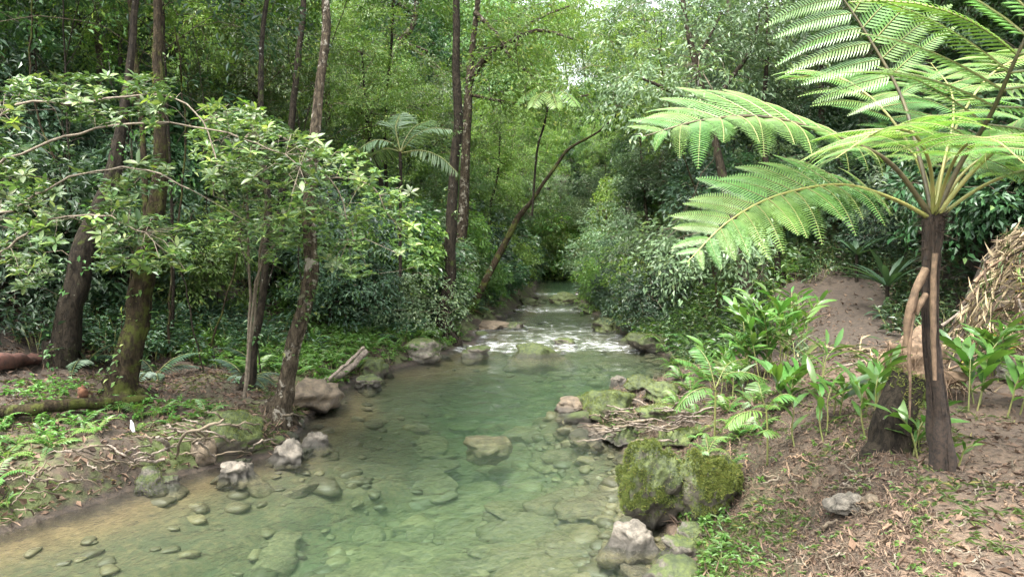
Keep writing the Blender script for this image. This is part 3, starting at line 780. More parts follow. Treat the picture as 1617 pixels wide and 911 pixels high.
# right side of the stream
hero_tree('vine_tree', 'dead looking trunk wrapped in vines on the right bank beside the dark soil', [(1192, 502, 0, 26), (1182, 455, 0, 24), (1166, 395, 0, 22), (1150, 330, .1, 20), (1136, 250, .3, 17), (1118, 180, .5, 14), (1096, 90, .8, 12), (1078, 0, 1.2, 10)], M_BARK, M_GREY, seed=14, height=10.5, crad=(3.2, 3.2, 2.6), nspray=170, sides=8,
          extra=[[(1112, 172, .5, 10), (1085, 160, .3, 8), (1050, 140, 0, 6), (1015, 125, -.3, 3)],
                 [(1118, 180, .5, 10), (1150, 130, .8, 8), (1185, 80, 1.2, 6), (1200, 20, 1.5, 4)],
                 [(1098, 100, .8, 6), (1120, 60, 1, 5), (1140, 20, 1.2, 3)],
                 [(1165, 395, 0, 6), (1140, 380, -.2, 4), (1110, 385, -.4, 3)]])
hero_tree('thin_tree', 'thin dark trunk on the right bank behind the vine wrapped trunk', [(1232, 440, 0, 13), (1218, 330, 0, 12), (1205, 200, .2, 10), (1212, 60, .4, 8)], M_BARK_DK, M_GREY, seed=15, height=9, nspray=110, flare=1.2, sides=7)
hero_tree('slope_tree', 'pale trunk showing high on the right slope above the tree fern fronds', [(1538, 200, 0, 20), (1540, 100, 0, 19), (1536, 0, .2, 18)], M_BARK, M_GREY, seed=16, height=12, nspray=120, sides=8)
hero_tree('slope_tree', 'reddish trunk seen between foliage at the top right of the valley', [(1152, 240, 0, 13), (1153, 140, 0, 12), (1150, 0, .2, 11)], M_BARK, M_GREY, seed=17, height=14, nspray=120, sides=8)
hero_tree('slope_tree', 'darker trunk at the top right corner of the right slope', [(1588, 150, 0, 13), (1582, 70, 0, 12), (1580, 0, .2, 11)], M_BARK_DK, M_GREY, seed=18, height=12, nspray=110, sides=8)

# ------------------------------------------------------------------ forest behind
T_BROAD = proto_tree('broadleaf_tree', '', 'tree', 101, 11, (3.6, 3.6, 3.4), 7.2, .17, 270, 64, .16, M_MID, M_BARK, .62, low=-.85)
T_FINE = proto_tree('fine_leaved_tree', '', 'tree', 102, 12, (3.4, 3.4, 4.0), 7.6, .15, 290, 80, .12, M_LIGHT, M_BARK_DK, .58, low=-.85, up=.9)
T_DARK = proto_tree('dark_leaved_tree', '', 'tree', 103, 11, (3.3, 3.3, 4.2), 6.6, .16, 270, 54, .19, M_DARK, M_BARK_DK, .62, low=-.9)
T_GREY = proto_tree('grey_leaved_tree', '', 'tree', 104, 9, (3.2, 3.2, 3.2), 5.4, .14, 290, 74, .13, M_GREY, M_BARK, .55, low=-.9, up=1.0)
T_TALL = proto_tree('slender_tree', '', 'tree', 105, 15, (2.6, 2.6, 4.6), 10.5, .13, 240, 62, .15, M_LIGHT, M_BARK_LI, .58, low=-.9)
T_BLUE = proto_tree('glossy_tree', '', 'tree', 106, 8, (2.6, 2.6, 3.2), 4.8, .11, 250, 48, .2, M_BLUE, M_BARK_DK, .52, low=-.95)
S_A = proto_tree('leafy_shrub', '', 'shrub', 111, 2.4, (1.3, 1.3, 1.15), 1.3, .04, 100, 44, .13, M_BLUE, M_BARK_DK, .42, low=-.9, trunk_name='stem', crown_name='foliage')
S_B = proto_tree('pale_shrub', '', 'shrub', 112, 2.2, (1.4, 1.4, 1.0), 1.15, .04, 110, 54, .10, M_GREY, M_BARK, .42, low=-.9, trunk_name='stem', crown_name='foliage', up=1.0)
S_C = proto_tree('bright_shrub', '', 'shrub', 113, 2.6, (1.2, 1.2, 1.3), 1.45, .04, 100, 44, .13, M_LIGHT, M_BARK, .42, low=-.9, trunk_name='stem', crown_name='foliage')
S_D = proto_tree('dark_shrub', '', 'shrub', 114, 2.2, (1.3, 1.3, 1.1), 1.2, .04, 100, 40, .16, M_DARK, M_BARK_DK, .42, low=-.9, trunk_name='stem', crown_name='foliage')

KIND_TXT = {'broadleaf_tree': 'mid green broad tree', 'fine_leaved_tree': 'bright fine leaved tree', 'dark_leaved_tree': 'dark large leaved tree',
            'grey_leaved_tree': 'grey green layered tree', 'slender_tree': 'slender light green tree', 'glossy_tree': 'glossy bluish tree',
            'leafy_shrub': 'bluish leafy shrub', 'pale_shrub': 'pale grey shrub', 'bright_shrub': 'bright green shrub', 'dark_shrub': 'dark leaved shrub'}
def visible_x(y, m=1.08): return 808.5 / FPX * y * m
def scatter(n, ylo, yhi, sampler, mind, rs):
    out = []
    tries = 0
    while len(out) < n and tries < n * 60:
        tries += 1
        q = sampler(rs)
        if q is None or not (ylo <= q[1] <= yhi): continue
        if all((q[0] - p[0]) ** 2 + (q[1] - p[1]) ** 2 > mind ** 2 for p in out): out.append(q)
    return out
rs = np.random.RandomState(77)
def samp_left(rs):
    y = rs.uniform(10, 58); l, r = shores(y)
    lo = -visible_x(y, 1.25) - 3; hi = float(l) - np.interp(y, [10, 14, 20, 40], [9.5, 6.5, 3.4, 3.4])
    return None if hi < lo else (rs.uniform(lo, hi), y)
def samp_right(rs):
    y = rs.uniform(13, 60); l, r = shores(y)
    lo = max(float(r) + np.interp(y, [13, 16, 22, 40], [9, 4.6, 3.0, 3.0]), path_x(y) + 1.8 if y < 20 else -99); hi = visible_x(y, 1.25) + 3
    return None if hi < lo else (rs.uniform(lo, hi), y)
def samp_end(rs):
    return (rs.uniform(-20, 24), 50 + 36 * rs.rand() ** 1.3)
kinds_l = [T_BROAD, T_DARK, T_FINE, T_BLUE, T_DARK, T_TALL, T_BROAD, T_BLUE]
kinds_r = [T_GREY, T_GREY, T_FINE, T_BROAD, T_GREY, T_TALL, T_BLUE]
kinds_e = [T_FINE, T_TALL, T_BROAD, T_GREY, T_FINE]
for zone, pts, kinds, txt in (('left', scatter(76, 10, 58, samp_left, 2.4, rs), kinds_l, 'left forest slope'),
                              ('right', scatter(60, 13, 60, samp_right, 2.6, rs), kinds_r, 'right forest slope'),
                              ('end', scatter(44, 50, 86, samp_end, 3.3, rs), kinds_e, 'valley end behind the stream')):
    for i, (x, y) in enumerate(pts):
        p = kinds[rs.randint(len(kinds))]
        if zone == 'end' and y < 61 and -8 < x < 12: continue
        s = rs.uniform(0.6, 1.1) if zone == 'left' else rs.uniform(0.42, 0.85)
        if zone == 'end': s = rs.uniform(0.9, 1.45)
        if 840 < 808.5 + x / y * FPX < 1090 and zone != 'end': s = min(s, .5)
        place(p, on_ground(x, y), rs.uniform(0, 6.28), s, '%s %s' % (KIND_TXT[p.name.split('.')[0]], where(x, y)), 'trees on the ' + txt, tilt=(rs.normal() * .05, rs.normal() * .05))
# shrubs and small trees that lean out along both shores
def shore_pts(side, ylo, yhi, n, off, rs):
    out = []
    for y in np.linspace(ylo, yhi, n):
        y = y + rs.uniform(-.4, .4); l, r = shores(y)
        out.append(((float(l) - off - rs.uniform(0, .9)) if side < 0 else (float(r) + off + rs.uniform(0, .9)), y))
    return out
for side, txt in ((-1, 'left shore'), (1, 'right shore')):
    for row, off, n in ((0, .35, 17), (1, 1.5, 16), (2, 2.6, 14)):
        for (x, y) in shore_pts(side, 17.3 if side < 0 else 20.5, 54, n, off, rs):
            p = [S_A, S_D, S_B, S_C][rs.randint(4)] if side < 0 else [S_B, S_C, S_B, S_A][rs.randint(4)]
            s = rs.uniform(.55, .9) if row == 0 else rs.uniform(.8, 1.35)
            place(p, on_ground(x, y), rs.uniform(0, 6.28), s, '%s on the %s %s' % (KIND_TXT[p.name.split('.')[0]], txt.split()[1], where(x, y)), 'shrubs along the ' + txt)
rs2 = np.random.RandomState(505)
for k, (x, y, s, p) in enumerate(((8.9, 11.6, .95, T_BROAD), (10.6, 14.0, 1.0, T_GREY), (9.4, 17.2, .85, T_BROAD), (12.5, 11.0, 1.0, T_DARK))):
    place(p, on_ground(x, y), 1.3 * k, s, '%s beside the bare soil %s' % (KIND_TXT[p.name.split('.')[0]], ('out of frame at right', 'farther up the slope at right', 'nearest its far end', 'well right of the frame')[k]), 'trees on the right forest slope', tilt=(0, -.1))
for k in range(16):
    x = 8.1 + 4.2 * (k % 8) / 8 + rs2.uniform(-.2, .2); y = 12.6 + 1.5 * (k // 8) + rs2.uniform(-.3, .3); p = [S_D, S_A, S_B][k % 3]; x += .45 * (y - 12.6)
    place(p, on_ground(x, y), rs2.uniform(0, 6.28), rs2.uniform(.9, 1.35), '%s standing close behind the brush heap %s' % (KIND_TXT[p.name.split('.')[0]], where(x, y).split(',')[0]), 'shrubs behind the brush heap')
for k in range(16):                                                  # trees leaning over the water
    side = -1 if k % 2 else 1; y = 21 + 30 * (k / 16.) + rs2.uniform(-.6, .6); l, r = shores(y)
    x = float(l) - rs2.uniform(1.0, 3.2) if side < 0 else float(r) + rs2.uniform(1.2, 3.4)
    if side > 0 and y < 24: x += 1.2
    p = [T_FINE, T_TALL, T_GREY, T_BROAD][rs2.randint(4)]
    s = rs2.uniform(.45, .8)
    place(p, on_ground(x, y), rs2.uniform(0, 6.28), s, '%s leaning over water %s' % (KIND_TXT[p.name.split('.')[0]], where(x, y)), 'trees leaning over the stream', tilt=(rs2.normal() * .05, -side * rs2.uniform(.08, .22)))
for k in range(8):                                                   # tall trees closing the view left of the gap
    px = 620 + 27 * k; y = rs2.uniform(40, 52); p = [T_FINE, T_TALL, T_BROAD][k % 3]; x = (px - 808.5) / FPX * y
    place(p, on_ground(x, y), rs2.uniform(0, 6.28), rs2.uniform(1.15, 1.5), 'tall %s %s' % (KIND_TXT[p.name.split('.')[0]], where(x, y)), 'trees on the left forest slope')
for k in range(9):                                                   # trees filling the view where the valley bends
    px = 830 + 19 * k; y = rs2.uniform(57, 65); p = [T_GREY, T_FINE, T_BROAD][k % 3]; x = (px - 808.5) / FPX * y
    place(p, on_ground(x, y), rs2.uniform(0, 6.28), rs2.uniform(.75, 1.05), '%s closing the valley %s' % (KIND_TXT[p.name.split('.')[0]], where(x, y)), 'trees on the valley end behind the stream')
for k, (px, y, sc) in enumerate(((884, 56.0, .72), (900, 59.0, .85))):
    x = (px - 808.5) / FPX * y; p = (T_GREY, T_FINE)[k]
    place(p, on_ground(x, y), 2.0 * k, sc, '%s at the very head of the visible stream' % KIND_TXT[p.name.split('.')[0]], 'trees on the valley end behind the stream')
for k in range(40):                                                  # thicket where the stream turns out of sight
    x, y = rs2.uniform(-4, 9), rs2.uniform(47.5, 53); p = [S_B, S_C, S_A][rs2.randint(3)]
    place(p, on_ground(x, y), rs2.uniform(0, 6.28), rs2.uniform(1.0, 1.9), '%s in the thicket %s' % (KIND_TXT[p.name.split('.')[0]], where(x, y)), 'shrubs at the stream bend')
# shrubs on the slopes
def samp_ls(rs):
    y = rs.uniform(10.5, 40); l, r = shores(y)
    lo = -visible_x(y, 1.2) - 1.5; hi = float(l) - np.interp(y, [10, 13, 17, 30], [5.0, 4.0, 1.6, 2])
    return None if hi < lo else (rs.uniform(lo, hi), y)
def samp_rs(rs):
    y = rs.uniform(12, 40); l, r = shores(y)
    lo = float(r) + np.interp(y, [12, 16, 20, 30], [9, 3.2, 2.5, 2.5]); hi = visible_x(y, 1.2) + 1.5
    x = rs.uniform(lo, max(lo, hi))
    px = 808.5 + x / y * FPX; py = 390 + (CAMZ - float(H(np.array([x]), np.array([y]))[0])) / y * FPX
    if 1215 < px < 1410 and py > 436: return None                     # the bare soil
    return None if hi < lo or (y < 13.5 and x < 6.5) else (x, y)
for pts, kinds, txt in ((scatter(120, 10, 40, samp_ls, 1.0, rs), [S_A, S_D, S_A, S_C, S_D], 'left slope'), (scatter(130, 12, 40, samp_rs, .9, rs), [S_D, S_B, S_A, S_B, S_D], 'right slope')):
    for (x, y) in pts:
        p = kinds[rs.randint(len(kinds))]
        place(p, on_ground(x, y), rs.uniform(0, 6.28), rs.uniform(.6, 1.25), '%s on the slope %s' % (KIND_TXT[p.name.split('.')[0]], where(x, y)), 'shrubs on the ' + txt)
# ------------------------------------------------------------------ tree fern on the right bank
def pinna_mesh(name, seed, curve, leafm, stemm, pairs=28, wid=0.2):
    rs = np.random.RandomState(seed)
    mb = MB()
    xs = np.linspace(0.03, 0.99, pairs)
    prof = np.interp(xs, [0, .12, .35, .7, .9, 1], [.75, .95, 1.0, .72, .36, .10])
    zc = lambda x: 0.06 * np.sin(np.asarray(x) * 2.2) - curve * np.asarray(x) ** 2.2
    sp = xs[1] - xs[0]
    V, Fq, Ft = [], [], []
    for i, x in enumerate(xs):
        for s in (-1, 1):
            w = wid * prof[i] * rs.uniform(.93, 1.05); b = len(V); h = sp * 0.31
            z0 = float(zc(x)); dr = -0.22 * w
            x2 = x + w * 0.22
            V += [[x - h, 0, z0], [x + h, 0, z0], [x2 + h * .92, s * w * .62, z0 + dr * .4], [x2 - h * .92, s * w * .62, z0 + dr * .4], [x + w * .42, s * w, z0 + dr]]
            q = [[b, b + 1, b + 2, b + 3]]; t = [[b + 3, b + 2, b + 4]]
            if s < 0: q = [k[::-1] for k in q]; t = [k[::-1] for k in t]
            Fq += q; Ft += t
    V = np.array(V); n = len(V)
    mb.V.append(V); mb.F.append((np.array(Fq), 0, False)); mb.F.append((np.array(Ft), 0, False)); mb.n += n
    t = np.linspace(0, 1, 7)
    tube(mb, np.stack([t, 0 * t, zc(t) + .003], 1), np.linspace(.011, .004, 7), 3, 1, cap=False)
    return mb.mesh(name, [leafm, stemm])

PINNAE = [pinna_mesh('pinna_mesh', 200 + k, c, M_TREEFERN, M_STEM) for k, c in enumerate((0.10, 0.2, 0.32))]

def frond_curve(pts, n): return catmull(np.array(pts), n)
def fern_frond(root, crown, pts, up, npair, plen, rad, stipe_to, stipem, twist=0.0, seed=0):
    """pts: places the rachis runs through; up: which way the upper face of the frond looks"""
    rs = np.random.RandomState(seed)
    n = 36
    c = frond_curve(pts, n) - crown
    mb = MB(); tube(mb, c, np.interp(np.linspace(0, 1, n), [0, .08, .5, 1], [rad * 1.5, rad, rad * .7, rad * .18]), 6, 0)
    fr = ob('frond', mb.mesh('frond_mesh', [stipem]), root, loc=crown - np.array(root.location))
    L = np.concatenate([[0], np.cumsum(np.linalg.norm(np.diff(c, axis=0), axis=1))]); tot = L[-1]
    T = unit(np.gradient(c, axis=0))
    for k in range(npair):
        u = stipe_to + (0.995 - stipe_to) * (k / (npair - 1)) ** 0.92
        s = u * tot
        p = np.array([np.interp(s, L, c[:, a]) for a in range(3)]); t = unit(np.array([np.interp(s, L, T[:, a]) for a in range(3)]))
        v = (u - stipe_to) / (1 - stipe_to)
        ln = plen * np.interp(v, [0, .12, .35, .6, .8, .93, 1], [.55, .82, 1, .9, .62, .3, .08])
        side = unit(np.cross(t, up)); nrm = unit(np.cross(side, t))
        for sgn in (-1, 1):
            ang = math.radians(np.interp(v, [0, .5, 1], [82, 68, 45]) + rs.uniform(-5, 5))
            d = side * sgn * math.sin(ang) + t * math.cos(ang) + nrm * (0.06 + rs.uniform(-.07, .07))
            d = unit(d); n2 = nrm * (1 - twist) + np.array([0, 0, 1.0]) * twist; zz = unit(n2 - d * np.dot(n2, d)); zz = unit(zz + np.cross(d, zz) * rs.uniform(-.15, .15) ); yy = np.cross(zz, d)
            l = ln * rs.uniform(.93, 1.06)
            M = Matrix(((d[0] * l, yy[0] * l, zz[0] * l, p[0]), (d[1] * l, yy[1] * l, zz[1] * l, p[1]), (d[2] * l, yy[2] * l, zz[2] * l, p[2]), (0, 0, 0, 1)))
            o = bpy.data.objects.new('leaflet', PINNAE[rs.randint(3)])
            COL.objects.link(o); o.parent = fr; o.matrix_basis = M
    return fr

def tree_fern():
    D0 = 5.35
    base = G(1487, 742)
    D0 = base[1]
    crown = P(1474, 352, D0)
    root = thing('tree_fern', 'tall tree fern with bright spreading fronds and dark fibrous trunk beside the stump', 'tree fern', base)
    mb = MB()
    tr = np.array([base - [0, 0, .25], base, P(1482, 640, D0), P(1470, 540, D0), P(1470, 440, D0), crown, crown + [0, 0, .06]]) - base
    w = np.array([42, 33, 25, 22, 22, 31, 26]) / 2 / FPX * D0
    c = catmull(tr, 40); r = np.interp(np.linspace(0, 1, 40), np.linspace(0, 1, 7), w)
    tube(mb, c, r, 16, 0, rough=0.36, seed=4)
    ob('trunk', mb.mesh('tree_fern_trunk', [M_FIBRE]), root)
    rs = np.random.RandomState(5)
    fb = MB()
    for k in range(220):                                            # aerial root fibres and old leaf bases
        a = rs.uniform(0, 6.28); i0 = rs.randint(0, 30); n = rs.randint(5, 12); i1 = min(39, i0 + n)
        idx = np.arange(i0, i1)
        aa = a + np.linspace(0, rs.uniform(-.5, .5), len(idx))
        off = np.stack([np.cos(aa), np.sin(aa), 0 * aa], 1) * (r[idx] * rs.uniform(.9, 1.05) + np.linspace(rs.uniform(0, .006), 0, len(idx)))[:, None]
        tube(fb, c[idx] + off, rs.uniform(.002, .0045), 4, 0)
    for k in range(420):                                            # hairy scales under the crown
        i = rs.randint(27, 40); a = rs.uniform(0, 6.28); q = np.array([math.cos(a), math.sin(a), rs.uniform(-.4, .9)])
        p0 = c[i] + q * r[i] * np.array([1, 1, 0]) * .9
        tube(fb, [p0, p0 + unit(q) * rs.uniform(.03, .08)], [.0022, .0008], 3, 0, cap=False)
    f = ob('fibres', fb.mesh('tree_fern_fibres', [M_FIBRE]), root); f['kind'] = 'stuff'
    for pts in ([(1462, 425, -.1, 13), (1447, 455, -.13, 15), (1434, 500, -.15, 13), (1430, 545, -.15, 7)],
                [(1476, 400, -.12, 9), (1473, 470, -.13, 10), (1474, 540, -.12, 9), (1476, 600, -.11, 6)],
                [(1462, 465, -.11, 10), (1452, 480, -.14, 12), (1449, 497, -.15, 5)],
                [(1446, 480, -.1, 5), (1436, 540, -.16, 6), (1437, 610, -.14, 4), (1436, 660, -.1, 3)]):
        m2 = MB(); q = np.array([P(px, py, D0 + dy) for px, py, dy, _ in pts]) - base
        tube(m2, catmull(q, 12), np.interp(np.linspace(0, 1, 12), np.linspace(0, 1, len(pts)), [w / 2 / FPX * D0 for *_, w in pts]), 5, 0, rough=.25)
        ob('dead_stalk', m2.mesh('dead_stalk_mesh', [M_DEADWOOD]), root, label='pale brown dead leaf stalk peeling off the dark trunk')
    F = lambda *pts: [crown + np.array([0, 0, .02])] + [P(px, py, D0 + dy) for px, py, dy in pts]
    Z = np.array([0, 0, 1.0])
    S = dict(stipem=M_STIPE)
    fr = [
        (F((1410, 262, -.12), (1335, 222, -.3), (1215, 186, -.5), (1110, 190, -.65), (1015, 216, -.75)), unit([.0, -.5, .9]), 13, .66, .018, .34, M_STIPE_D, .1),
        (F((1412, 315, -.15), (1330, 292, -.4), (1230, 308, -.6), (1150, 350, -.75), (1085, 414, -.85)), unit([-.35, -.62, .7]), 16, .50, .014, .3, M_STIPE, 0),
        (F((1452, 250, .12), (1424, 155, .3), (1378, 70, .4), (1325, -10, .45), (1262, -85, .45)), unit([-.55, -.82, .35]), 11, .66, .016, .42, M_STIPE_D, .45),
        (F((1515, 262, -.1), (1565, 180, -.35), (1610, 80, -.6), (1668, -30, -.7), (1740, -120, -.7)), unit([-.35, -.9, .3]), 14, 1.1, .019, .28, M_STIPE_D, .8),
        (F((1535, 272, -.15), (1600, 220, -.35), (1690, 190, -.5), (1800, 210, -.6)), unit([0, -.4, .9]), 11, .7, .018, .34, M_STIPE, .2),
        (F((1455, 270, .25), (1420, 205, .7), (1370, 150, 1.2), (1310, 118, 1.7), (1245, 125, 2.2)), unit([.1, -.25, 1]), 11, .62, .014, .36, M_STIPE, .2),
        (F((1490, 262, .3), (1520, 180, .8), (1575, 110, 1.4), (1650, 85, 2.0), (1730, 110, 2.4)), unit([0, -.2, 1]), 11, .66, .014, .36, M_STIPE, .2),
        (F((1470, 270, -.2), (1452, 222, -.5), (1425, 205, -.85), (1380, 212, -1.2), (1320, 250, -1.5)), unit([-.1, .1, 1]), 10, .5, .014, .36, M_STIPE, .2),
        (F((1560, 290, .1), (1650, 265, .3), (1760, 290, .45), (1860, 350, .55)), unit([.1, -.3, 1]), 11, .6, .014, .32, M_STIPE, .2),
        (F((1500, 268, -.3), (1530, 225, -.75), (1570, 222, -1.2), (1620, 260, -1.6)), unit([.1, .1, 1]), 10, .5, .014, .36, M_STIPE, .2),
        (F((1480, 290, .5), (1500, 250, 1.1), (1540, 250, 1.7), (1580, 285, 2.2)), unit([0, -.1, 1]), 9, .55, .012, .36, M_STIPE, .2),
    ]
    fr += [(F((1462, 280, .1), (1440, 240, .35), (1400, 226, .7), (1345, 236, 1.0), (1290, 262, 1.2)), unit([-.05, -.35, 1]), 12, .5, .012, .34, M_STIPE, .2),
           (F((1490, 260, .1), (1505, 190, .25), (1500, 140, .5), (1470, 100, .9)), unit([-.1, -.8, .6]), 10, .6, .013, .38, M_STIPE, .6),
           (F((1520, 275, 0), (1575, 240, -.05), (1640, 245, -.1), (1720, 290, -.1)), unit([0, -.5, .9]), 12, .55, .013, .34, M_STIPE, .2)]
    for k, (pts, up, npair, plen, rad, st, sm_, tw) in enumerate(fr):
        fern_frond(root, crown, pts, up, npair, plen, rad, st, sm_, tw, seed=300 + k)
tree_fern()

# mossy stump behind the fern
def stump():
    b = G(1412, 708)
    root = thing('stump', 'dark leaning tree stump with moss on its right flank behind the tree fern', 'stump', b)
    pts = np.array([b + [-.05, 0, -.2], b + [0, 0, .02], P(1412, 670, b[1]), P(1425, 630, b[1] + .05), P(1438, 598, b[1] + .1)]) - b
    c = catmull(pts, 22); r = np.interp(np.linspace(0, 1, 22), [0, .25, .5, .8, 1], [.27, .20, .155, .14, .125])
    mb = MB(); tube(mb, c, r, 22, 0, rough=.3, seed=8)
    ob('trunk', mb.mesh('stump_trunk', [M_BARK_DK]), root)
    V = np.concatenate(mb.V); rs = np.random.RandomState(3)
    i = rs.choice(len(V), 2600); q = V[i] + rs.normal(size=(2600, 3)) * .012
    k = (q[:, 0] > c[:, 0].mean() - .02) | (q[:, 2] > .5); q = q[k]
    m2 = MB(); leaves(m2, q, unit(rs.normal(size=(len(q), 3)) + [.5, -.3, .4]), rand_dirs(len(q), rs), rs.uniform(.02, .05, len(q)), .008)
    o = ob('moss', m2.mesh('stump_moss', [M_MOSS]), root); o['kind'] = 'stuff'
stump()

# thin lianas and bare branches hanging in the forest
def lianas():
    rs = np.random.RandomState(66)
    for k in range(30):
        left = k < 18
        px = rs.uniform(20, 680) if left else rs.uniform(930, 1330); y = rs.uniform(11.5, 17) if left else rs.uniform(17, 25)
        x0 = (px - 808.5) / FPX * y; l_, r_ = shores(y)
        if float(l_) - .9 < x0 < float(r_) + 1.2: continue
        z0 = float(H(np.array([x0]), np.array([y]))[0]); top = z0 + rs.uniform(4.5, 8)
        lean = rs.normal(size=2) * [.9, .5]
        q = np.array([[x0, y, z0 - .1], [x0 + lean[0] * .2 + rs.normal() * .15, y + lean[1] * .3, z0 + (top - z0) * .3], [x0 + lean[0] * .6 + rs.normal() * .25, y + lean[1] * .6, z0 + (top - z0) * .65], [x0 + lean[0] + rs.normal() * .2, y + lean[1], top]])
        b = q[0].copy(); c = catmull(q - b, 26) + rs.normal(size=(26, 3)) * .012
        mb = MB(); r = rs.uniform(.010, .03); tube(mb, c, np.linspace(r, r * .45, 26), 5, 0, rough=.2, seed=k)
        for j in range(rs.randint(2, 6)):
            i = rs.randint(8, 25); d = unit(rs.normal(size=3) * [1, .6, .3] + [0, 0, .45]); L0 = rs.uniform(.5, 1.6)
            tw = catmull(np.array([c[i], c[i] + d * L0 * .4 + rs.normal(size=3) * .06, c[i] + d * L0 + [0, 0, -.12 * L0]]), 9); tube(mb, tw, np.linspace(r * .5, .004, 9), 4, 0)
            if rs.rand() < .6:
                n = 26; p = tw[rs.randint(2, 9, n)] + rs.normal(size=(n, 3)) * .07; leaves(mb, p, rs.normal(size=(n, 3)) - [0, 0, .3], [0, 0, 1.0] + rs.normal(size=(n, 3)) * .4, rs.uniform(.07, .13, n), .05, 1)
        ob('climbing_stem', mb.mesh('climbing_stem_mesh', [M_BARK_DK if k % 3 else M_BARK_MO, M_LIGHT if k % 2 else M_MID]), loc=b, label='thin crooked stem with side branches %s' % where(x0, y), category='climber', group='thin crooked stems in the forest')
lianas()

# ------------------------------------------------------------------ rocks
def moss_on(root, V, F, n, seed, L=(.015, .04), m=None, zmin=-.1, lim=None):
    rs = np.random.RandomState(seed)
    a, b, c = V[F[:, 0]], V[F[:, 1]], V[F[:, 2]]
    nr = np.cross(b - a, c - a); ar = np.linalg.norm(nr, axis=1); nr = unit(nr)
    w = ar * (nr[:, 2] > zmin) * np.clip(.5 + fbm(a[:, 0] * 4, a[:, 1] * 4 + seed, a[:, 2] * 4, 3, seed), 0.05, 1)
    if lim is not None: w = w * (a[:, 2] > lim)
    i = rs.choice(len(F), n, p=w / w.sum())
    u = rs.dirichlet((1, 1, 1), n)
    p = a[i] * u[:, :1] + b[i] * u[:, 1:2] + c[i] * u[:, 2:]
    d = unit(nr[i] + rs.normal(size=(n, 3)) * .55)
    mb = MB(); leaves(mb, p - nr[i] * .004, d, rand_dirs(n, rs), rs.uniform(*L, n), rs.uniform(.004, .010, n), fold=.2)
    o = ob('moss', mb.mesh('moss_mesh', [m or M_MOSS]), root); o['kind'] = 'stuff'
def rock(name, label, cat, c, size, seed, m, sub=4, rough=.28, flat=0., moss=0, rz=0., cuts=7, down=1.0, **kw):
    V, F = boulder_shape(seed, size, sub, rough) if name == 'mossy_boulder' and sub == 5 else rock_shape(seed, size, sub, rough, flat, cuts)
    if down > 1: V[:, :2] *= (1 + min(1.6, .55 * down) * sm(-V[:, 2:3] / size[2]) * (0 if name == 'mossy_boulder' else 1)); V[:, 2] = np.where(V[:, 2] < 0, V[:, 2] * down, V[:, 2])
    ca, sa = math.cos(rz), math.sin(rz); V = np.stack([V[:, 0] * ca - V[:, 1] * sa, V[:, 0] * sa + V[:, 1] * ca, V[:, 2]], 1)
    root = thing(name, label, cat, c)
    mb = MB(); mb.add(V, F)
    ob('stone', mb.mesh(name + '_mesh', [m]), root)
    if moss: moss_on(root, V, F, moss, seed, **kw)
    return root
def boulder_shape(seed, size, sub, rough):
    V, F = rock_shape(seed, (1, 1, 1), sub, rough, 0, 16)
    t = sm((V[:, 2] + .75) / .8)
    V[:, :2] *= (.62 + .38 * t)[:, None]
    nn = unit(V); V = V + nn * (.10 * fbm(V[:, 0] * 2.6 + seed, V[:, 1] * 2.6, V[:, 2] * 2.6, 4, seed + 4) + .03 * fbm(V[:, 0] * 9, V[:, 1] * 9 + seed, V[:, 2] * 9, 2, seed + 6))[:, None]
    V[:, 2] += .10 * V[:, 0] + .12 * fbm(V[:, 0] * 2.2, V[:, 1] * 2.2, seed=seed, octaves=3) * (V[:, 2] > 0)
    dent = np.exp(-((V - np.array([.1, -.75, .35])) ** 2).sum(1) / .10); V[:, 1] += .22 * dent
    return V * np.asarray(size), F
def px_rock(name, label, cat, px, py, wpx, hpx, seed, m, y=None, depth=1.0, sink=.25, **kw):
    """a rock whose foot shows at (px, py) on ground or water, wpx wide and hpx high in the photo"""
    g = G(px, py, surf=True) if y is None else P(px, py, y)
    s = g[1] / FPX
    sx, sz = wpx * s / 2, hpx * s / (2 - sink) * 1.0
    sy = sx * depth
    c = np.array([g[0], g[1] + sy * .7, g[2] + sz * (1 - sink) * .8])
    bed = float(H(np.array([c[0]]), np.array([c[1]]))[0])
    return rock(name, label, cat, c, (sx * 1.1, sy * 1.1, sz * 1.1), seed, m, down=max(1.0, (c[2] - bed + .05) / (sz * .95)), **kw)

px_rock('mossy_boulder', 'large square moss topped boulder with dark underside standing in the water, right bank', 'boulder', 1033, 838, 112, 162, 401, M_ROCK_M, sub=5, moss=20000, depth=.9, sink=.3, rough=.3)
px_rock('mossy_boulder', 'rounded mossy boulder with hanging ferns, right of the square moss topped boulder', 'boulder', 1130, 824, 96, 128, 402, M_ROCK_M, sub=5, moss=17000, depth=1.0, sink=.3, rough=.3)
px_rock('pale_stone', 'pale pointed stone poking out of the water below the mossy boulders', 'stone', 1006, 866, 60, 40, 403, M_ROCK_P, sub=4, rough=.35, depth=.8)
px_rock('pale_stone', 'grey white pitted stone at the left water edge, largest of the pale ones', 'stone', 456, 728, 46, 28, 404, M_ROCK_P, sink=.5, rough=.45)
px_rock('pale_stone', 'flat pale stone just above the water right of the pitted stone', 'stone', 497, 702, 36, 18, 405, M_ROCK_P, sink=.5, rough=.35)
px_rock('pale_stone', 'pale pitted stone in front of the wedge shaped mossy rock on the left edge', 'stone', 367, 753, 48, 26, 406, M_ROCK_P, sink=.5, rough=.45)
px_rock('mossy_rock', 'squat mossy block at the left water edge', 'rock', 230, 773, 44, 34, 407, M_ROCK_M2, moss=900, rough=.2, L=(.01, .025))
px_rock('grey_stone', 'small grey stone touching the squat mossy block', 'stone', 264, 768, 28, 15, 408, M_ROCK_M2, rough=.3)
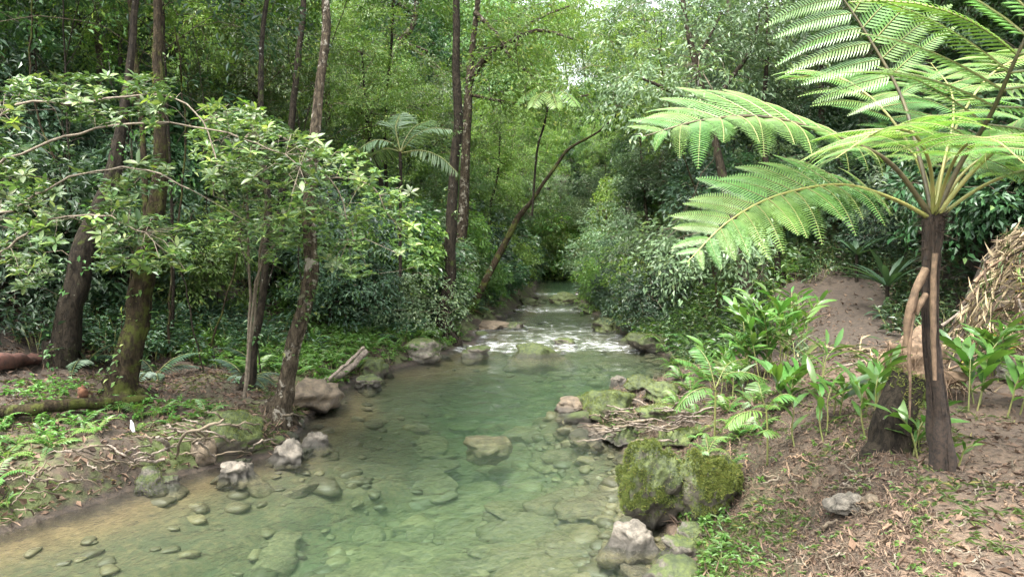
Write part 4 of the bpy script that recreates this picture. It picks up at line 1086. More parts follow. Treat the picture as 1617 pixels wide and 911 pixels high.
px_rock('mossy_rock', 'wedge shaped rock with moss on its sloping top among the left bank roots', 'rock', 358, 722, 86, 62, 409, M_ROCK_M, moss=2600, rough=.25, L=(.01, .03))
px_rock('brown_rock', 'pointed brown stone left of the wedge shaped mossy rock', 'rock', 318, 732, 36, 42, 410, M_ROCK, rough=.3)
px_rock('root_rock', 'tawny lump of earth and roots under the pale leaning tree', 'rock', 482, 652, 82, 48, 411, M_ROCK, rough=.35, depth=1.2)
px_rock('mossy_rock', 'mossy rock at the foot of the diagonal pale log', 'rock', 584, 596, 40, 30, 412, M_ROCK_M, moss=900, L=(.015, .035))
px_rock('grey_stone', 'dark grey stone below the mossy rock by the log', 'stone', 578, 612, 38, 18, 413, M_ROCK_M2, rough=.35)
px_rock('mossy_rock', 'overhung dark bank rock where the riffle ends on the left', 'rock', 655, 572, 70, 34, 414, M_ROCK_M2, moss=600, L=(.02, .05))
px_rock('mossy_rock', 'moss topped rock in the middle of the riffle lip', 'rock', 851, 562, 58, 20, 415, M_ROCK_M, moss=1500, L=(.02, .05), depth=.7)
px_rock('mossy_rock', 'low dark rock with brown tufts left of the moss topped riffle rock', 'rock', 750, 562, 44, 15, 416, M_ROCK_M2, moss=400, L=(.02, .05))
px_rock('grey_stone', 'dark stone in the riffle behind the moss topped rock', 'stone', 888, 543, 30, 8, 417, M_ROCK_M2)
px_rock('mossy_boulder', 'broad flat dark boulder with mossy cap at the right end of the riffle', 'boulder', 1036, 556, 88, 30, 418, M_ROCK_M, moss=1800, L=(.02, .05), depth=.8)
px_rock('mossy_rock', 'low mossy rock upstream in the middle of the channel', 'rock', 893, 478, 40, 16, 419, M_ROCK_M, moss=500, L=(.03, .07))
px_rock('mossy_rock', 'small mossy rock at the left of the upper riffle', 'rock', 835, 481, 26, 11, 420, M_ROCK_M, moss=300, L=(.03, .07))
px_rock('brown_rock', 'flat pale brown ledge stone on the left side of the riffle', 'rock', 775, 518, 56, 10, 421, M_ROCK)
px_rock('brown_rock', 'dark stone next to the flat ledge stone in the riffle', 'rock', 812, 517, 26, 9, 422, M_ROCK_M2)
px_rock('mossy_rock', 'mossy rock on the right edge of the upper riffle', 'rock', 957, 521, 44, 18, 423, M_ROCK_M, moss=500, L=(.02, .06))
px_rock('mossy_rock', 'rounded mossy rock above the flat dark boulder on the right bank', 'rock', 1000, 530, 50, 24, 424, M_ROCK_M, moss=600, L=(.02, .06))
px_rock('tawny_stone', 'small tawny stone at the far tip of the gravel spit', 'stone', 979, 609, 28, 15, 425, M_ROCK_P, rough=.25)
px_rock('tawny_stone', 'low tan stone at the left tip of the gravel spit', 'stone', 908, 648, 44, 18, 426, M_ROCK, rough=.3)
px_rock('mossy_rock', 'mossy hummock with small plants on the gravel spit', 'rock', 966, 662, 76, 46, 427, M_ROCK_M, moss=2600, depth=1.1)
px_rock('mossy_rock', 'dark mossy rock under the driftwood of the spit', 'rock', 1050, 632, 52, 24, 428, M_ROCK_M, moss=700)
px_rock('brown_rock', 'brown rock at the water edge of the spit above the mossy boulders', 'rock', 985, 700, 56, 22, 429, M_ROCK_M2, rough=.32)
g_ = G(772, 690, surf=True); rock('tawny_stone', 'brown stone barely breaking the surface in mid stream', 'stone', g_ + [0, .22, -.225], (.34, .26, .205), 430, M_ROCK, rough=.25)
px_rock('tan_rock', 'tan stone half buried in the wood litter of the right bank', 'rock', 1350, 812, 62, 30, 431, M_ROCK_P, rough=.35)
px_rock('brown_rock', 'brown lump at the right end of the half buried tan stone', 'rock', 1378, 800, 26, 18, 432, M_ROCK)
px_rock('grey_stone', 'dark round stone at the foot of the cut brush heap', 'stone', 1600, 606, 36, 30, 433, M_ROCK_M2)

px_rock('dark_rock', 'dark wet rock in the shaded water right of the pale pointed stone', 'rock', 1082, 884, 62, 34, 434, M_ROCK_M2, moss=300, L=(.01, .03))
px_rock('dark_rock', 'dark wet rock at the bottom frame edge by the right bank', 'rock', 1070, 925, 76, 34, 435, M_ROCK_M2)
px_rock('dark_rock', 'dark rock in the gap between the mossy boulder and the bank', 'rock', 1095, 858, 40, 30, 436, M_ROCK_M2, moss=200, L=(.01, .03))
px_rock('mossy_rock', 'small mossy rock behind the tawny stone on the spit', 'rock', 1012, 618, 48, 22, 437, M_ROCK_M, moss=700)
px_rock('mossy_rock', 'mossy rock on the spit between the hummock and the palm seedling', 'rock', 1042, 664, 52, 26, 438, M_ROCK_M, moss=900)
px_rock('brown_rock', 'brown pitted rock under the driftwood nearest the water', 'rock', 950, 690, 40, 16, 439, M_ROCK, rough=.4)
px_rock('mossy_rock', 'low mossy rock left of the hummock at the spit tip', 'rock', 930, 640, 36, 18, 440, M_ROCK_M, moss=500)
px_rock('mossy_rock', 'mossy shelf rock above the square mossy boulder on the bank', 'rock', 1075, 705, 64, 26, 441, M_ROCK_M, moss=1200)
PROTO_BED = []
for k in range(6):
    V, F = rock_shape(500 + k, (1, 1, .58), 3, .3, .2, 8)
    mb = MB(); mb.add(V, F); PROTO_BED.append(mb.mesh('bed_stone_mesh', [M_BED]))
rs = np.random.RandomState(88)
n = 0
while n < 285:
    y = rs.uniform(4.6, 17.6) if n > 90 else rs.uniform(5.0, 9.5)
    l, r = shores(y); v = rs.beta(2.0, 1.5)
    if v < .40 and rs.rand() < .82: continue
    x = float(l) + (float(r) - float(l)) * v
    s = rs.choice([.12, .18, .26, .36], p=[.35, .38, .22, .05]) * rs.uniform(.7, 1.25)
    z = float(H(np.array([x]), np.array([y]))[0])
    if z + s * .5 > -.05: continue
    o = ob('submerged_stone', PROTO_BED[rs.randint(6)], loc=(x, y, z + s * .05), label='algae brown stone lying under the clear green water', category='stone', group='stones on the stream bed')
    o.rotation_euler = (rs.normal() * .15, rs.normal() * .15, rs.uniform(0, 6.28)); o.scale = (s * rs.uniform(.8, 1.5), s * rs.uniform(.7, 1.1), s * rs.uniform(.6, 1.1)); n += 1
for k in range(26):                                                  # broad submerged slabs
    y = rs.uniform(5.2, 13.5); l, r = shores(y); x = float(l) + (float(r) - float(l)) * rs.uniform(.38, .88); z = float(H(np.array([x]), np.array([y]))[0]); s = rs.uniform(.32, .6)
    if z + s * .22 > -.08: continue
    o = ob('flat_stone', PROTO_BED[rs.randint(6)], loc=(x, y, z + .02), label='broad flat stone lying under the clear green water', category='stone', group='broad stones on the stream bed')
    o.rotation_euler = (rs.normal() * .08, rs.normal() * .08, rs.uniform(0, 6.28)); o.scale = (s * rs.uniform(1, 1.5), s, s * .38)
def cobbles():
    rs = np.random.RandomState(89); mb = MB(); n = 0
    Vs = [rock_shape(540 + k, (1, 1, .6), 2, .3, .2, 6) for k in range(5)]
    y = np.concatenate([rs.uniform(4.6, 17.6, 2300), rs.uniform(4.6, 9, 1500)]); l, r = shores(y); v = rs.beta(1.7, 1.3, len(y)); x = l + (r - l) * v; z = H(x, y)
    sz = np.exp(rs.normal(size=len(y)) * .45) * .065
    for i in range(len(y)):
        if z[i] + sz[i] * .6 > -.04 or (v[i] < .42 and rs.rand() < .85): continue
        V, F = Vs[rs.randint(5)]; a = rs.uniform(0, 6.28); ca, sa = math.cos(a), math.sin(a); W = V * sz[i] * np.array([rs.uniform(.8, 1.7), rs.uniform(.8, 1.1), rs.uniform(.7, 1.2)])
        mb.add(np.stack([W[:, 0] * ca - W[:, 1] * sa, W[:, 0] * sa + W[:, 1] * ca, W[:, 2]], 1) + [x[i], y[i], z[i] + sz[i] * .1], F)
    m = plain_mat('cobble', (0.04, 0.035, 0.018), (0.115, 0.092, 0.048), .6, island=True)
    ob('cobbles', mb.mesh('cobbles_mesh', [m]), kind='stuff', label='small cobbles covering the stream bed')
cobbles()
for k in range(90):                                                  # stones along the riffle and both shores
    y = rs.uniform(8.5, 34); l, r = shores(y)
    side = rs.choice([-1, 1]); x = float(l) - rs.uniform(-.35, .3) if side < 0 else float(r) + rs.uniform(-.35, .3)
    if 17.5 < y < 33 and rs.rand() < .35: x = rs.uniform(float(l), float(r))
    s = rs.uniform(.07, .2)
    V = PROTO_BED[rs.randint(6)]
    z = max(float(H(np.array([x]), np.array([y]))[0]), float(water_level(y)) - .08)
    key = 'shore_stone_m' if rs.rand() < .6 else 'shore_stone_b'
    me = bpy.data.meshes.get(key + V.name)
    if me is None:
        me = V.copy(); me.name = key + V.name; me.materials.clear(); me.materials.append(M_ROCK_M if key.endswith('m') else M_ROCK_M2)
    o = ob('shore_stone', me, loc=(x, y, z + s * .1), label='small brown or mossy stone at the water edge of the stream', category='stone', group='stones along the shores')
    o.rotation_euler = (rs.normal() * .2, rs.normal() * .2, rs.uniform(0, 6.28)); o.scale = (s * rs.uniform(.8, 1.4), s, s * rs.uniform(.9, 1.6))

# ------------------------------------------------------------------ logs, sticks, odd bits
def stick(name, label, cat, pts, m, rough=.18, sides=6, group=None, lift=0.0, ends=(1, .6)):
    """pts: (photo x, photo y, lift above ground, width px)"""
    q = []
    for (px, py, up, w) in pts:
        g = G(px, py, surf=True)
        k = np.array([0, 0, CAMZ]); g = k + (g - k) * (1 - up / max(CAMZ - g[2], .4))
        q.append(g)
    q = np.array(q); b = q[0].copy()
    n = 14
    c = catmull(q - b, n) if len(q) > 2 else np.linspace(q[0] - b, q[1] - b, n)
    c = c + np.random.RandomState(int(abs(pts[0][0]))).normal(size=c.shape) * .008
    r = np.interp(np.linspace(0, 1, n), np.linspace(0, 1, len(pts)), [p[3] / 2 / FPX * a[1] for p, a in zip(pts, q)])
    mb = MB(); tube(mb, c, r, sides, 0, rough=rough, seed=int(abs(pts[0][1])))
    o = ob(name, mb.mesh(name + '_mesh', [m]), loc=b, label=label, category=cat)
    if group: o['group'] = group
    return o
stick('log', 'pale log lying diagonally at the water edge by the mossy rock', 'log', [(502, 606, .05, 9), (545, 588, .1, 11), (578, 556, .15, 9)], M_DRIFT, sides=9)
stick('log', 'grey pole crossing above the diagonal pale log', 'log', [(520, 600, .15, 5), (552, 570, .25, 6), (576, 548, .3, 5)], M_DRIFT)
stick('mossy_log', 'mossy log lying on the left bank in front of the ridged mossy trunk', 'log', [(-20, 652, .06, 20), (60, 645, .08, 20), (150, 636, .08, 18), (243, 630, .06, 14)], M_BARK_MO, sides=10)
stick('fallen_log', 'dark fallen log slanting down the right slope', 'log', [(1275, 405, 1.1, 13), (1305, 415, .9, 13), (1345, 428, .55, 12)], M_BARK_DK, sides=8)
stick('stick', 'curved pale stick at the foot of the left bank by the mossy block', 'stick', [(212, 727, .05, 4), (236, 733, .06, 5), (260, 728, .08, 5)], M_DRIFT)
stick('stick', 'long thin stick slanting over the muddy left bank', 'stick', [(112, 710, .08, 3), (150, 730, .06, 3), (185, 752, .03, 2)], M_TWIG)
stick('stick', 'pale stick leaning on the brown pointed stone', 'stick', [(312, 698, .25, 4), (330, 715, .15, 4), (345, 735, .02, 3)], M_DRIFT)
stick('stick', 'thick bent root piece among the left bank sticks', 'stick', [(248, 690, .2, 7), (262, 702, .15, 8), (266, 712, .05, 6)], M_DRIFT)
stick('stick', 'arched root over the wedge shaped mossy rock', 'stick', [(280, 720, .03, 4), (290, 690, .2, 5), (330, 672, .3, 5), (352, 664, .3, 4)], M_TWIG)
stick('stick', 'slim pale stick lying on the right bank litter', 'stick', [(1383, 846, .03, 3), (1400, 830, .03, 5), (1420, 810, .03, 4)], M_DEADWOOD)
stick('stick', 'dark broken stick below the half buried tan stone', 'stick', [(1283, 842, .03, 6), (1300, 833, .03, 8), (1318, 823, .03, 4)], M_TWIG)
stick('stick', 'long grey stick in the litter left of the stump', 'stick', [(1310, 770, .03, 3), (1330, 765, .03, 4), (1350, 757, .03, 3)], M_DRIFT)
stick('stick', 'short pale stick lying beside the path edge', 'stick', [(1268, 900, .02, 3), (1274, 888, .02, 4), (1280, 880, .02, 3)], M_DEADWOOD)
stick('stick', 'thin stick sloping to the water from the left bank top', 'stick', [(18, 800, .03, 3), (40, 775, .06, 3), (72, 728, .12, 2)], M_TWIG)
stick('stump', 'small orange rotten stub on the left bank behind the mossy log', 'stump', [(131, 634, -.02, 15), (131, 622, .1, 14), (128, 612, .17, 9)], M_ORANGE, sides=9, rough=.3)
stick('rotten_log', 'crumbling dark red log at the far left of the bank', 'log', [(-30, 578, .03, 26), (20, 572, .04, 24), (72, 568, .0, 14)], M_REDWOOD, sides=9, rough=.45)
rs = np.random.RandomState(91)
for k in range(46):                                                  # sticks washed up along the left bank
    px = rs.uniform(20, 440); py = np.interp(px, [0, 200, 300, 440], [775, 730, 700, 668]) + rs.normal() * 16
    a = rs.uniform(-.9, .9) + (math.pi if rs.rand() < .5 else 0); ln = rs.uniform(25, 80)
    stick('stick', 'thin grey stick washed up on the muddy left bank', 'stick', [(px, py, .02, rs.uniform(2, 4)), (px + math.cos(a) * ln * .5, py + math.sin(a) * ln * .3 - 4, rs.uniform(.04, .16), rs.uniform(2.5, 4)), (px + math.cos(a) * ln, py + math.sin(a) * ln * .5, .03, 1.6)], [M_TWIG, M_DRIFT, M_TWIG][k % 3], group='sticks washed up on the left bank', sides=5)
for k in range(44):                                                  # driftwood on the spit
    px = rs.uniform(955, 1085); py = 668 + rs.normal() * 17 - (px - 1010) * .12
    a = rs.uniform(-.6, .6) + (math.pi if rs.rand() < .5 else 0); ln = rs.uniform(25, 75)
    stick('stick', 'grey driftwood twig heaped on the gravel spit', 'stick', [(px, py, .03, rs.uniform(2, 4)), (px + math.cos(a) * ln * .5, py + math.sin(a) * ln * .4 - 3, rs.uniform(.05, .25), rs.uniform(2.5, 4.5)), (px + math.cos(a) * ln, py + math.sin(a) * ln * .5, .04, 1.6)], [M_DRIFT, M_DRIFT, M_TWIG][k % 3], group='driftwood twigs on the spit', sides=5)
for k in range(80):
    px = rs.uniform(1120, 1610); py = rs.uniform(690, 905); a = rs.uniform(0, 6.28); ln = rs.uniform(18, 60)
    if px < 1130 + (py - 760) * -.3: continue
    stick('stick', 'thin twig scattered in the litter of the right bank', 'stick', [(px, py, .015, rs.uniform(1.5, 3)), (px + math.cos(a) * ln * .5, py + math.sin(a) * ln * .3, .03, rs.uniform(2, 4)), (px + math.cos(a) * ln, py + math.sin(a) * ln * .6, .015, 1.5)], [M_DEADWOOD, M_TWIG, M_TWIG_P][k % 3], group='twigs in the right bank litter', sides=5)
def scrap():
    g = G(211, 683); mb = MB()
    p = np.array([[0, 0, 0], [-.015, .0, .05], [-.02, .01, .10], [-.035, .015, .14]])
    w = np.array([.02, .03, .022, .008])
    V = np.concatenate([p + np.stack([-w, 0 * w, 0 * w], 1), p + np.stack([0 * w, -.012 + 0 * w, 0 * w], 1), p + np.stack([w, 0 * w, 0 * w], 1)])
    F = [[i + o, i + 1 + o, i + 5 + o, i + 4 + o] for o in (0, 4) for i in range(3)] + [[8 + i, 9 + i, 1 + i, i] for i in range(3)]
    mb.add(V, F); ob('litter_scrap', mb.mesh('scrap_mesh', [M_WHITE]), loc=g, label='small white scrap standing upright on the left bank', category='scrap')
scrap()
# ------------------------------------------------------------------ arching shrub with leaf rosettes on the left
def rosette(name, seed, nl, L, m, full=True):
    rs = np.random.RandomState(seed); mb = MB()
    a = np.arange(nl) * 2.4 + rs.uniform(0, 6); el = np.linspace(.05, .75, nl) + rs.normal(size=nl) * .12
    D = np.stack([np.cos(a) * np.cos(el), np.sin(a) * np.cos(el), np.sin(el)], 1)
    Nn = np.stack([-np.cos(a) * np.sin(el), -np.sin(a) * np.sin(el), np.cos(el)], 1) + rs.normal(size=(nl, 3)) * .2
    LL = L * rs.uniform(.65, 1.2, nl)
    leaves(mb, D * .012, D, Nn, LL, LL * .4, 0, fold=.3, droop=.22, full=full)
    return mb.mesh(name, [m])
ROS = [rosette('leaf_rosette_mesh', 600 + k, 7 + k, .125, M_SHRUB) for k in range(3)] + [rosette('leaf_rosette_mesh', 610, 6, .115, M_LIGHT)]
def arching_shrub(label, limbs, nros, region, dep, seed, nfol, r0=.02):
    rs = np.random.RandomState(seed)
    b = on_ground(*limbs[0]); root = thing('arching_shrub', label, 'shrub', b)
    mb, mt = MB(), MB()
    nodes = []
    for ln in limbs[1:]:
        q = np.array([b + [0, 0, -.1]] + [P(*a) for a in ln]) - b
        c = catmull(q, 26) + rs.normal(size=(26, 3)) * .012
        tube(mb, c, np.linspace(r0, .007, 26), 6, 0, rough=.2, seed=seed)
        nodes += list(c[5:])
    nodes = np.array(nodes)
    def pick(n):
        out = []
        while len(out) < n:
            px, py = rs.uniform(region[0], region[2]), rs.uniform(region[1], region[3])
            lo, hi = np.interp(px, region[4], region[5]), np.interp(px, region[4], region[6])
            if not (lo < py < hi) or vnoise(np.array([px / 60.]), np.array([py / 45.]), seed=seed)[0] < -.12: continue
            out.append(P(px, py, rs.uniform(*dep)) - b)
        return np.array(out)
    T = pick(nros)
    grow(mb, mb, nodes, T, .017, rmin=.0034, m_big=0, m_thin=0, rs=rs, thick=.006, sag=.09)
    ob('branches', mb.mesh('arching_shrub_branches', [M_TWIG_P]), root)
    cen = T.mean(0)
    for t in T:
        o = bpy.data.objects.new('leaf_rosette', ROS[rs.choice(4, p=[.3, .3, .25, .15])]); COL.objects.link(o); o.parent = root
        o.location = t; s = rs.uniform(.6, 1.2); o.scale = (s, s, s)
        d = Vector(unit(np.array([rs.normal() * .5, rs.normal() * .5 - .25, 1.0]))); o.rotation_euler = (d.to_track_quat('Z', 'Y').to_euler())
        o.rotation_euler.rotate_axis('Z', rs.uniform(0, 6.28))
    if nfol:
        Q = pick(nfol); m2 = MB()
        k = 6; i = np.repeat(np.arange(nfol), k); a = rs.uniform(0, 6.28, len(i)); D = np.stack([np.cos(a), np.sin(a), rs.uniform(-.3, .6, len(i))], 1)
        LL = rs.uniform(.06, .12, len(i)); leaves(m2, Q[i], D, np.array([0, -.2, 1.0]) + rs.normal(size=(len(i), 3)) * .35, LL, LL * .42)
        o = ob('foliage', m2.mesh('arching_shrub_foliage', [M_SHRUB]), root); o['kind'] = 'stuff'
    return root
arching_shrub('wide arching shrub with pale twigs and leaf rosettes in front of the left trunks',
    [(-7.6, 9.0), [(-60, 330, 8.9), (10, 175, 8.7), (120, 163, 8.6), (250, 150, 8.5), (320, 190, 8.4), (345, 260, 8.3)],
     [(-40, 300, 8.9), (40, 240, 8.6), (140, 205, 8.4), (260, 195, 8.3), (380, 215, 8.2), (470, 260, 8.1)],
     [(-60, 380, 8.9), (20, 330, 8.5), (110, 280, 8.3), (215, 265, 8.2), (300, 300, 8.1)],
     [(-60, 420, 8.8), (0, 400, 8.4), (70, 350, 8.2), (160, 340, 8.1), (230, 370, 8.0)]],
    300, (0, 90, 520, 480, [0, 120, 300, 420, 520], [125, 115, 125, 180, 230], [470, 430, 430, 360, 320]), (7.7, 9.6), 701, 760)
arching_shrub('second arching shrub with tan twigs hanging between the slim trunks and the pale lichened trunk',
    [(-3.9, 10.5), [(395, 470, 10.2), (390, 330, 9.6), (372, 225, 9.3), (345, 262, 9.1), (335, 310, 9.0)],
     [(405, 460, 10.2), (420, 330, 9.6), (415, 215, 9.3), (470, 235, 9.1), (530, 300, 9.0), (560, 380, 9.0)],
     [(400, 470, 10.2), (440, 370, 9.6), (500, 290, 9.3), (580, 290, 9.2), (620, 350, 9.2)]],
    170, (300, 150, 660, 450, [300, 380, 480, 560, 660], [200, 160, 190, 235, 310], [380, 410, 420, 440, 425]), (8.5, 10.3), 702, 480)

# ------------------------------------------------------------------ ferns, gingers, palms and other single plants
def fern_frond_mesh(name, seed, L, pairs, wid, m, arch=.55):
    rs = np.random.RandomState(seed); mb = MB()
    t = np.linspace(0, 1, 14)
    c = np.stack([L * t * .92, 0 * t, L * (arch * t - (arch + .12) * t ** 2.2)], 1)
    tube(mb, c, np.linspace(.006, .0015, 14), 3, 1, cap=False)
    u = np.linspace(.14, .99, pairs)
    p = np.stack([np.interp(u, t, c[:, k]) for k in range(3)], 1)
    w = wid * np.interp(u, [0, .14, .3, .6, 1], [.5, .7, 1, .78, .08])
    for s in (-1, 1):
        D = np.stack([.38 + 0 * u, s * np.ones_like(u), -.18 + rs.normal(size=pairs) * .08], 1)
        leaves(mb, p, D, np.array([.1, 0, 1.0]), w, L * .85 / pairs * 1.15, 0, fold=.15, droop=.18)
    return mb.mesh(name, [m, M_STEM])
def fern_proto(seed, L, nf, m, pairs=18, wid=.16):
    rs = np.random.RandomState(seed)
    root = thing('fern', '', 'fern')
    ms = [fern_frond_mesh('fern_frond_mesh', seed + k, L, pairs, wid, m, arch=.45 + .2 * k) for k in range(3)]
    for i in range(nf):
        o = bpy.data.objects.new('frond', ms[rs.randint(3)]); COL.objects.link(o); o.parent = root
        s = rs.uniform(.65, 1.1); o.scale = (s, s, s); o.rotation_euler = (rs.normal() * .12, -rs.uniform(-.05, .6), i * 2.4 + rs.normal() * .3)
    return root
FERN_A = fern_proto(800, .75, 9, M_FERN); FERN_B = fern_proto(810, .6, 8, M_BLUE, wid=.14); FERN_C = fern_proto(820, .42, 7, M_FERN, pairs=14, wid=.09)
used.discard('fern')
def put(p, loc, rz, s, label, group, tilt=(0, 0)):
    return place(p, loc, rz, s, label, group, tilt)
rs = np.random.RandomState(92)
def ls(n, ylo, yhi, smin, smax, mind=.6):
    def f(rs):
        y = rs.uniform(ylo, yhi); l, r = shores(y); hi = float(l) - rs.uniform(smin, smax); return (hi, y) if hi > -visible_x(y, 1.1) - .5 else None
    return scatter(n, ylo, yhi, f, mind, rs)
def rr(n, ylo, yhi, smin, smax, mind=.6):
    def f(rs):
        y = rs.uniform(ylo, yhi); l, r = shores(y); lo = float(r) + rs.uniform(smin, smax)
        return None if abs(lo - path_x(y)) < np.interp(y, [0, 12, 16, 22], [1.3, 1.2, 1.3, 0]) else (lo, y)
    return scatter(n, ylo, yhi, f, mind, rs)
for (x, y) in ls(90, 10.8, 26, .8, 8.5, .7):
    put(FERN_B, on_ground(x, y), rs.uniform(0, 6.28), rs.uniform(.7, 1.5), 'bluish green fern low on the slope %s' % where(x, y), 'ferns on the left slope')
for (x, y) in ls(26, 12.0, 18, .15, 1.6, .5):
    put(FERN_A, on_ground(x, y), rs.uniform(0, 6.28), rs.uniform(.5, .95), 'bright fern near the water %s' % where(x, y), 'bright ferns low on the left bank')
for (x, y) in ls(24, 7.0, 9.4, .7, 2.6, .28):
    put(FERN_C, on_ground(x, y), rs.uniform(0, 6.28), rs.uniform(.5, 1.0), 'small bright fern near the log %s' % where(x, y), 'small ferns on the near left bank')
for (x, y) in rr(46, 15.5, 30, .2, 3.5, .6):
    put(FERN_A, on_ground(x, y), rs.uniform(0, 6.28), rs.uniform(.7, 1.3), 'light green fern on the shore %s' % where(x, y), 'ferns on the right bank')
for (x, y) in rr(26, 12.5, 19, 3.4, 9, .7):
    put(FERN_B, on_ground(x, y), rs.uniform(0, 6.28), rs.uniform(.7, 1.3), 'dark fern near bare soil %s' % where(x, y), 'ferns around the bare soil')
def at_px(px, py, **k): return G(px, py, **k)
for px, py, s, lab in ((1118, 716, .8, 'small fern drooping from the top of the rounded mossy boulder'), (1150, 740, .75, 'fern hanging off the right flank of the rounded mossy boulder'), (1128, 770, .6, 'little fern on the face of the rounded mossy boulder'),
                       (1138, 800, .5, 'lowest fern in the gap right of the rounded mossy boulder'), (-5, 760, .9, 'fern cut by the left frame edge just above the water'), (8, 800, .5, 'small fern overhanging the water in the bottom left corner')):
    g = P(px, py, 6.72) if px > 500 else G(px, py)
    dup(FERN_C, g, R.uniform(0, 6.28), s, lab, 'ferns named one by one')
    
for k, (px, py, s) in enumerate([(965, 640, .7), (985, 650, .6), (940, 655, .5), (1070, 640, .9), (1090, 620, 1.1), (1100, 660, .9), (1075, 600, 1.0), (1110, 600, 1.1), (1150, 650, 1.0), (1170, 690, .9), (1135, 640, .9), (1190, 640, 1.0), (1060, 580, 1.0), (1085, 575, 1.2), (1120, 575, 1.2), (1150, 700, .7), (1000, 690, .6), (1100, 690, .8), (1200, 680, .8), (1230, 650, .8)]):
    dup(FERN_C if s < .85 else FERN_A, G(px, py), R.uniform(0, 6.28), s * (1.0 if s < .85 else .55), 'low green fern among the driftwood and ginger of the right water edge', 'ferns of the right water edge')
# ginger
GL = []
for k in range(3):
    mb = MB(); leaves(mb, [[0, 0, 0]], [[1, 0, .25]], [[-.2, 0, 1]], .36, .085, 0, fold=.25, droop=.25 + .12 * k, full=True); GL.append(mb.mesh('ginger_leaf_mesh', [M_GINGER]))
GLP = []
for k in range(2):
    mb = MB(); leaves(mb, [[0, 0, 0]], [[1, 0, .25]], [[-.2, 0, 1]], .34, .085, 0, fold=.2, droop=.25 + .12 * k, full=True); GLP.append(mb.mesh('ginger_leaf_mesh', [M_GINGER_P]))
def ginger(label, loc, nshoot, h, seed, spread=.35, meshes=GL, lean=.35, nleaf=9, dirs=None, ls=1.0):
    rs = np.random.RandomState(seed)
    root = thing('ginger_plant', label, 'plant', loc, 'ginger plants on the right bank')
    for k in range(nshoot):
        a = rs.uniform(0, 6.28) if dirs is None else dirs[k % len(dirs)]
        b = np.array([rs.normal() * spread * .35, rs.normal() * spread * .35, -.05]); hh = h * rs.uniform(.7, 1.1)
        out = np.array([math.cos(a), math.sin(a), 0])
        q = catmull(np.array([b, b + out * .08 * hh + [0, 0, .4 * hh], b + out * lean * .45 * hh + [0, 0, .78 * hh], b + out * lean * hh + [0, 0, hh * .98]]), 14)
        mb = MB(); tube(mb, q, np.linspace(.009, .004, 14), 5, 0)
        st = ob('stem', mb.mesh('ginger_stem_mesh', [M_STEM]), root)
        T = unit(np.gradient(q, axis=0)); side0 = unit(np.cross(T[8], out + np.array([0, 0, .01]) + rs.normal(size=3) * .3))
        for i in range(nleaf):
            u = .32 + .66 * i / (nleaf - 1); p = np.array([np.interp(u, np.linspace(0, 1, 14), q[:, c]) for c in range(3)]); t = T[min(13, int(u * 13))]
            sg = 1 if i % 2 else -1
            d = unit(side0 * sg * (1.0 if i < nleaf - 1 else .2) + t * .75 + rs.normal(size=3) * .08); n = unit(t * 1.0 - d * np.dot(t, d) + np.array([0, 0, .5])); n = unit(n - d * np.dot(n, d)); y = np.cross(n, d)
            s = ls * rs.uniform(.75, 1.1) * np.interp(u, [.3, .6, 1], [.75, 1.05, .8])
            o = bpy.data.objects.new('leaf', meshes[rs.randint(len(meshes))]); COL.objects.link(o); o.parent = st
            o.matrix_basis = Matrix(((d[0] * s, y[0] * s, n[0] * s, p[0]), (d[1] * s, y[1] * s, n[1] * s, p[1]), (d[2] * s, y[2] * s, n[2] * s, p[2]), (0, 0, 0, 1)))
    return root
ginger('large ginger clump with many blade leaved shoots at the edge of the path', G(1215, 592), 15, 1.15, 901, spread=.5, dirs=[2.6, 3.4, 1.8, .6, 4.2, 5.2, 2.2, 0, 3.0])
ginger('second ginger clump behind the large one, nearer the dark soil', G(1245, 560), 8, 1.0, 902, dirs=[1.2, .3, 2.2, 5.6, 3.2, .8])
ginger('pale whitish leaved ginger shoot standing right of the large clump', G(1262, 600), 2, .68, 903, meshes=GLP, dirs=[.6, 1.6], spread=.1, nleaf=11)
ginger('lone young ginger shoot leaning right on the open soil', G(1290, 612), 2, .5, 904, spread=.1, dirs=[.3, .9], nleaf=6)
ginger('short ginger tuft left of the stump beside the path', G(1380, 640), 3, .5, 905, spread=.2, dirs=[1.2, 2.6, .3], nleaf=8)
ginger('bright ginger plant right of the tree fern trunk', G(1528, 648), 5, .72, 906, spread=.3, dirs=[.4, 1.0, 5.8, 2.2, .1], nleaf=9, ls=1.05)
ginger('thin stemmed seedling with few leaves, left of the two saplings', G(1256, 705), 1, .5, 907, dirs=[2.2], nleaf=4, lean=.1, spread=.05)
ginger('thin stemmed sapling with a leaf tuft in the litter', G(1296, 700), 2, .62, 908, dirs=[2.6, .5], nleaf=5, lean=.15, spread=.08)
ginger('slender sapling with drooping leaves left of the stump', G(1372, 690), 2, .68, 909, dirs=[2.9, .4], nleaf=7, lean=.2, spread=.08, ls=.8)
ginger('dark green broad leaved seedling in front of the stump', G(1440, 720), 3, .42, 910, dirs=[2.8, .3, 4.4], nleaf=5, lean=.5, spread=.12, ls=.9)
ginger('small seedling at the very foot of the tree fern', G(1500, 735), 2, .25, 911, dirs=[.4, 5.5], nleaf=5, lean=.4, spread=.08, ls=.45)
ginger('pale ginger tuft near the water behind the palm seedling', G(1160, 628), 5, .5, 912, meshes=GLP + GL, dirs=[2, 3, 4, .5, 1.2], nleaf=8)

